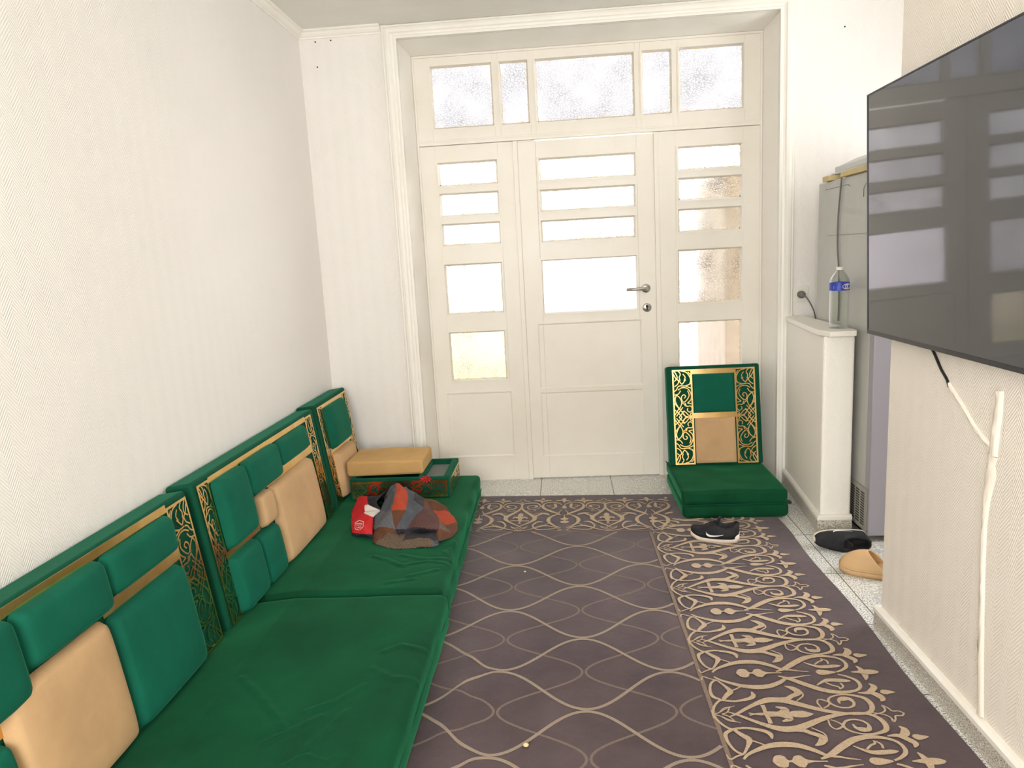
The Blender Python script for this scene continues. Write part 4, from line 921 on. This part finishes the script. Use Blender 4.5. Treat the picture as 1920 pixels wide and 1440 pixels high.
# wall socket with a plug
m = MB(); m.box(2.684, 2.772, -.010, -.0005, 1.046, 1.131); so_ = tag(recenter(m.build('wall_socket', m_white_pl, None, .003)), 'square white wall socket above the ledge by the door casing', 'socket')
t = thing('power_plug', 'round grey plug in the wall socket with its cable dropping behind the ledge', 'plug', (2.728, -.012, 1.088))
m = MB(); m.lathe([(.020, .0), (.021, .012), (.018, .030), (.010, .036), (0, .036)], (2.728, -.0105, 1.088), 22, 0, Vector((0, -1, 0))); m.build('plug_body', m_grey_cable, t)
m = MB(); m.tube(smooth_pts([(2.730, -.044, 1.084), (2.745, -.048, 1.075), (2.766, -.048, 1.045), (2.790, -.040, 1.000), (2.805, -.030, .955), (2.82, -.02, .90)], 5), .0035, 8); m.build('plug_cable', m_grey_cable, t)

# ================================================================== bottle
tp = NT('clear_pet'); tp.t.nodes.remove(tp.b)
_tr = tp.n('ShaderNodeBsdfTransparent'); _tr.inputs[0].default_value = (.90, .93, .90, 1); _gl = tp.n('ShaderNodeBsdfGlossy'); _gl.inputs['Roughness'].default_value = .08
_lw = tp.n('ShaderNodeLayerWeight'); _lw.inputs[0].default_value = .5; _mx = tp.n('ShaderNodeMixShader'); tp.l(_lw.outputs['Facing'], _mx.inputs[0]); tp.l(_tr.outputs[0], _mx.inputs[1]); tp.l(_gl.outputs[0], _mx.inputs[2]); tp.l(_mx.outputs[0], tp.out.inputs[0])
m_pet = tp.m
bx, by, bz = 2.685, -.700, .970
t = thing('water_bottle', 'ribbed clear plastic water bottle with blue label on the ledge', 'bottle', (bx, by, bz))
pr = [(0, .004), (.030, .003), (.038, .0), (.0425, .006), (.0430, .012)]
z = .014
while z < .205: pr += [(.0430, z), (.0408, z + .0035), (.0430, z + .008)]; z += .0088
pr += [(.0435, .212), (.0435, .246), (.0430, .250), (.0432, .262), (.040, .272), (.030, .292), (.0165, .312), (.0140, .318), (.0140, .328)]
HS = .85; pr = [(r_, h_ * HS) for r_, h_ in pr]
m = MB(); m.lathe(pr, (bx, by, bz), 32); m.build('bottle_body', m_pet, t)
m = MB(); m.lathe([(.0158, .318 * HS), (.0158, .332 * HS), (.0150, .334 * HS), (0, .334 * HS)], (bx, by, bz), 26); m.build('cap', m_white_pl, t)
m = MB(); m.lathe([(.0438, .208 * HS), (.0438, .252 * HS)], (bx, by, bz), 32); m.f = m.f[:32]; m.m = m.m[:32]; m.sm = m.sm[:32]; lab = m.build('paper_label', plain('blue_label', srgb(40, 66, 180), .4), t)
m = MB()
def lp(an, z_, r=.0443): return Vector((bx + r * cos(an), by + r * sin(an), bz + z_ * HS + .002))
def blob(a0, a1, z0, z1, mi, r):
    n_ = 12; vs = [lp((a0 + a1) / 2, (z0 + z1) / 2, r)]
    for k in range(n_ * 2): q = pi * k / n_; vs.append(lp((a0 + a1) / 2 + (a1 - a0) / 2 * cos(q), (z0 + z1) / 2 + (z1 - z0) / 2 * sin(q), r))
    m.add(vs, [(0, 1 + k, 1 + (k + 1) % (n_ * 2)) for k in range(n_ * 2)], mi)
A0 = radians(-90 - 12)
blob(A0 + .15, A0 + 1.35, .211, .243, 0, .0444); m.add([lp(A0 - .1, .227, .0444), lp(A0 + .5, .219, .0444), lp(A0 + .5, .235, .0444)], [(0, 1, 2)], 0)
m.add([lp(A0 + .35, .225, .0447), lp(A0 + 1.2, .223, .0447), lp(A0 + 1.2, .225, .0447), lp(A0 + .35, .228, .0447)], [(0, 1, 2, 3)], 1); m.add([lp(A0 + .6, .217, .0447), lp(A0 + .85, .217, .0447), lp(A0 + .85, .220, .0447), lp(A0 + .6, .220, .0447)], [(0, 1, 2, 3)], 1)
m.add([lp(A0 - .75, .214, .0444), lp(A0 - .25, .214, .0444), lp(A0 - .25, .232, .0444), lp(A0 - .75, .232, .0444)], [(0, 1, 2, 3)], 2)
m.build('label_print', [plain('label_white', srgb(232, 214, 216), .5), plain('label_red', srgb(200, 80, 80), .5), plain('label_paleblue', srgb(110, 128, 214), .5)], lab)
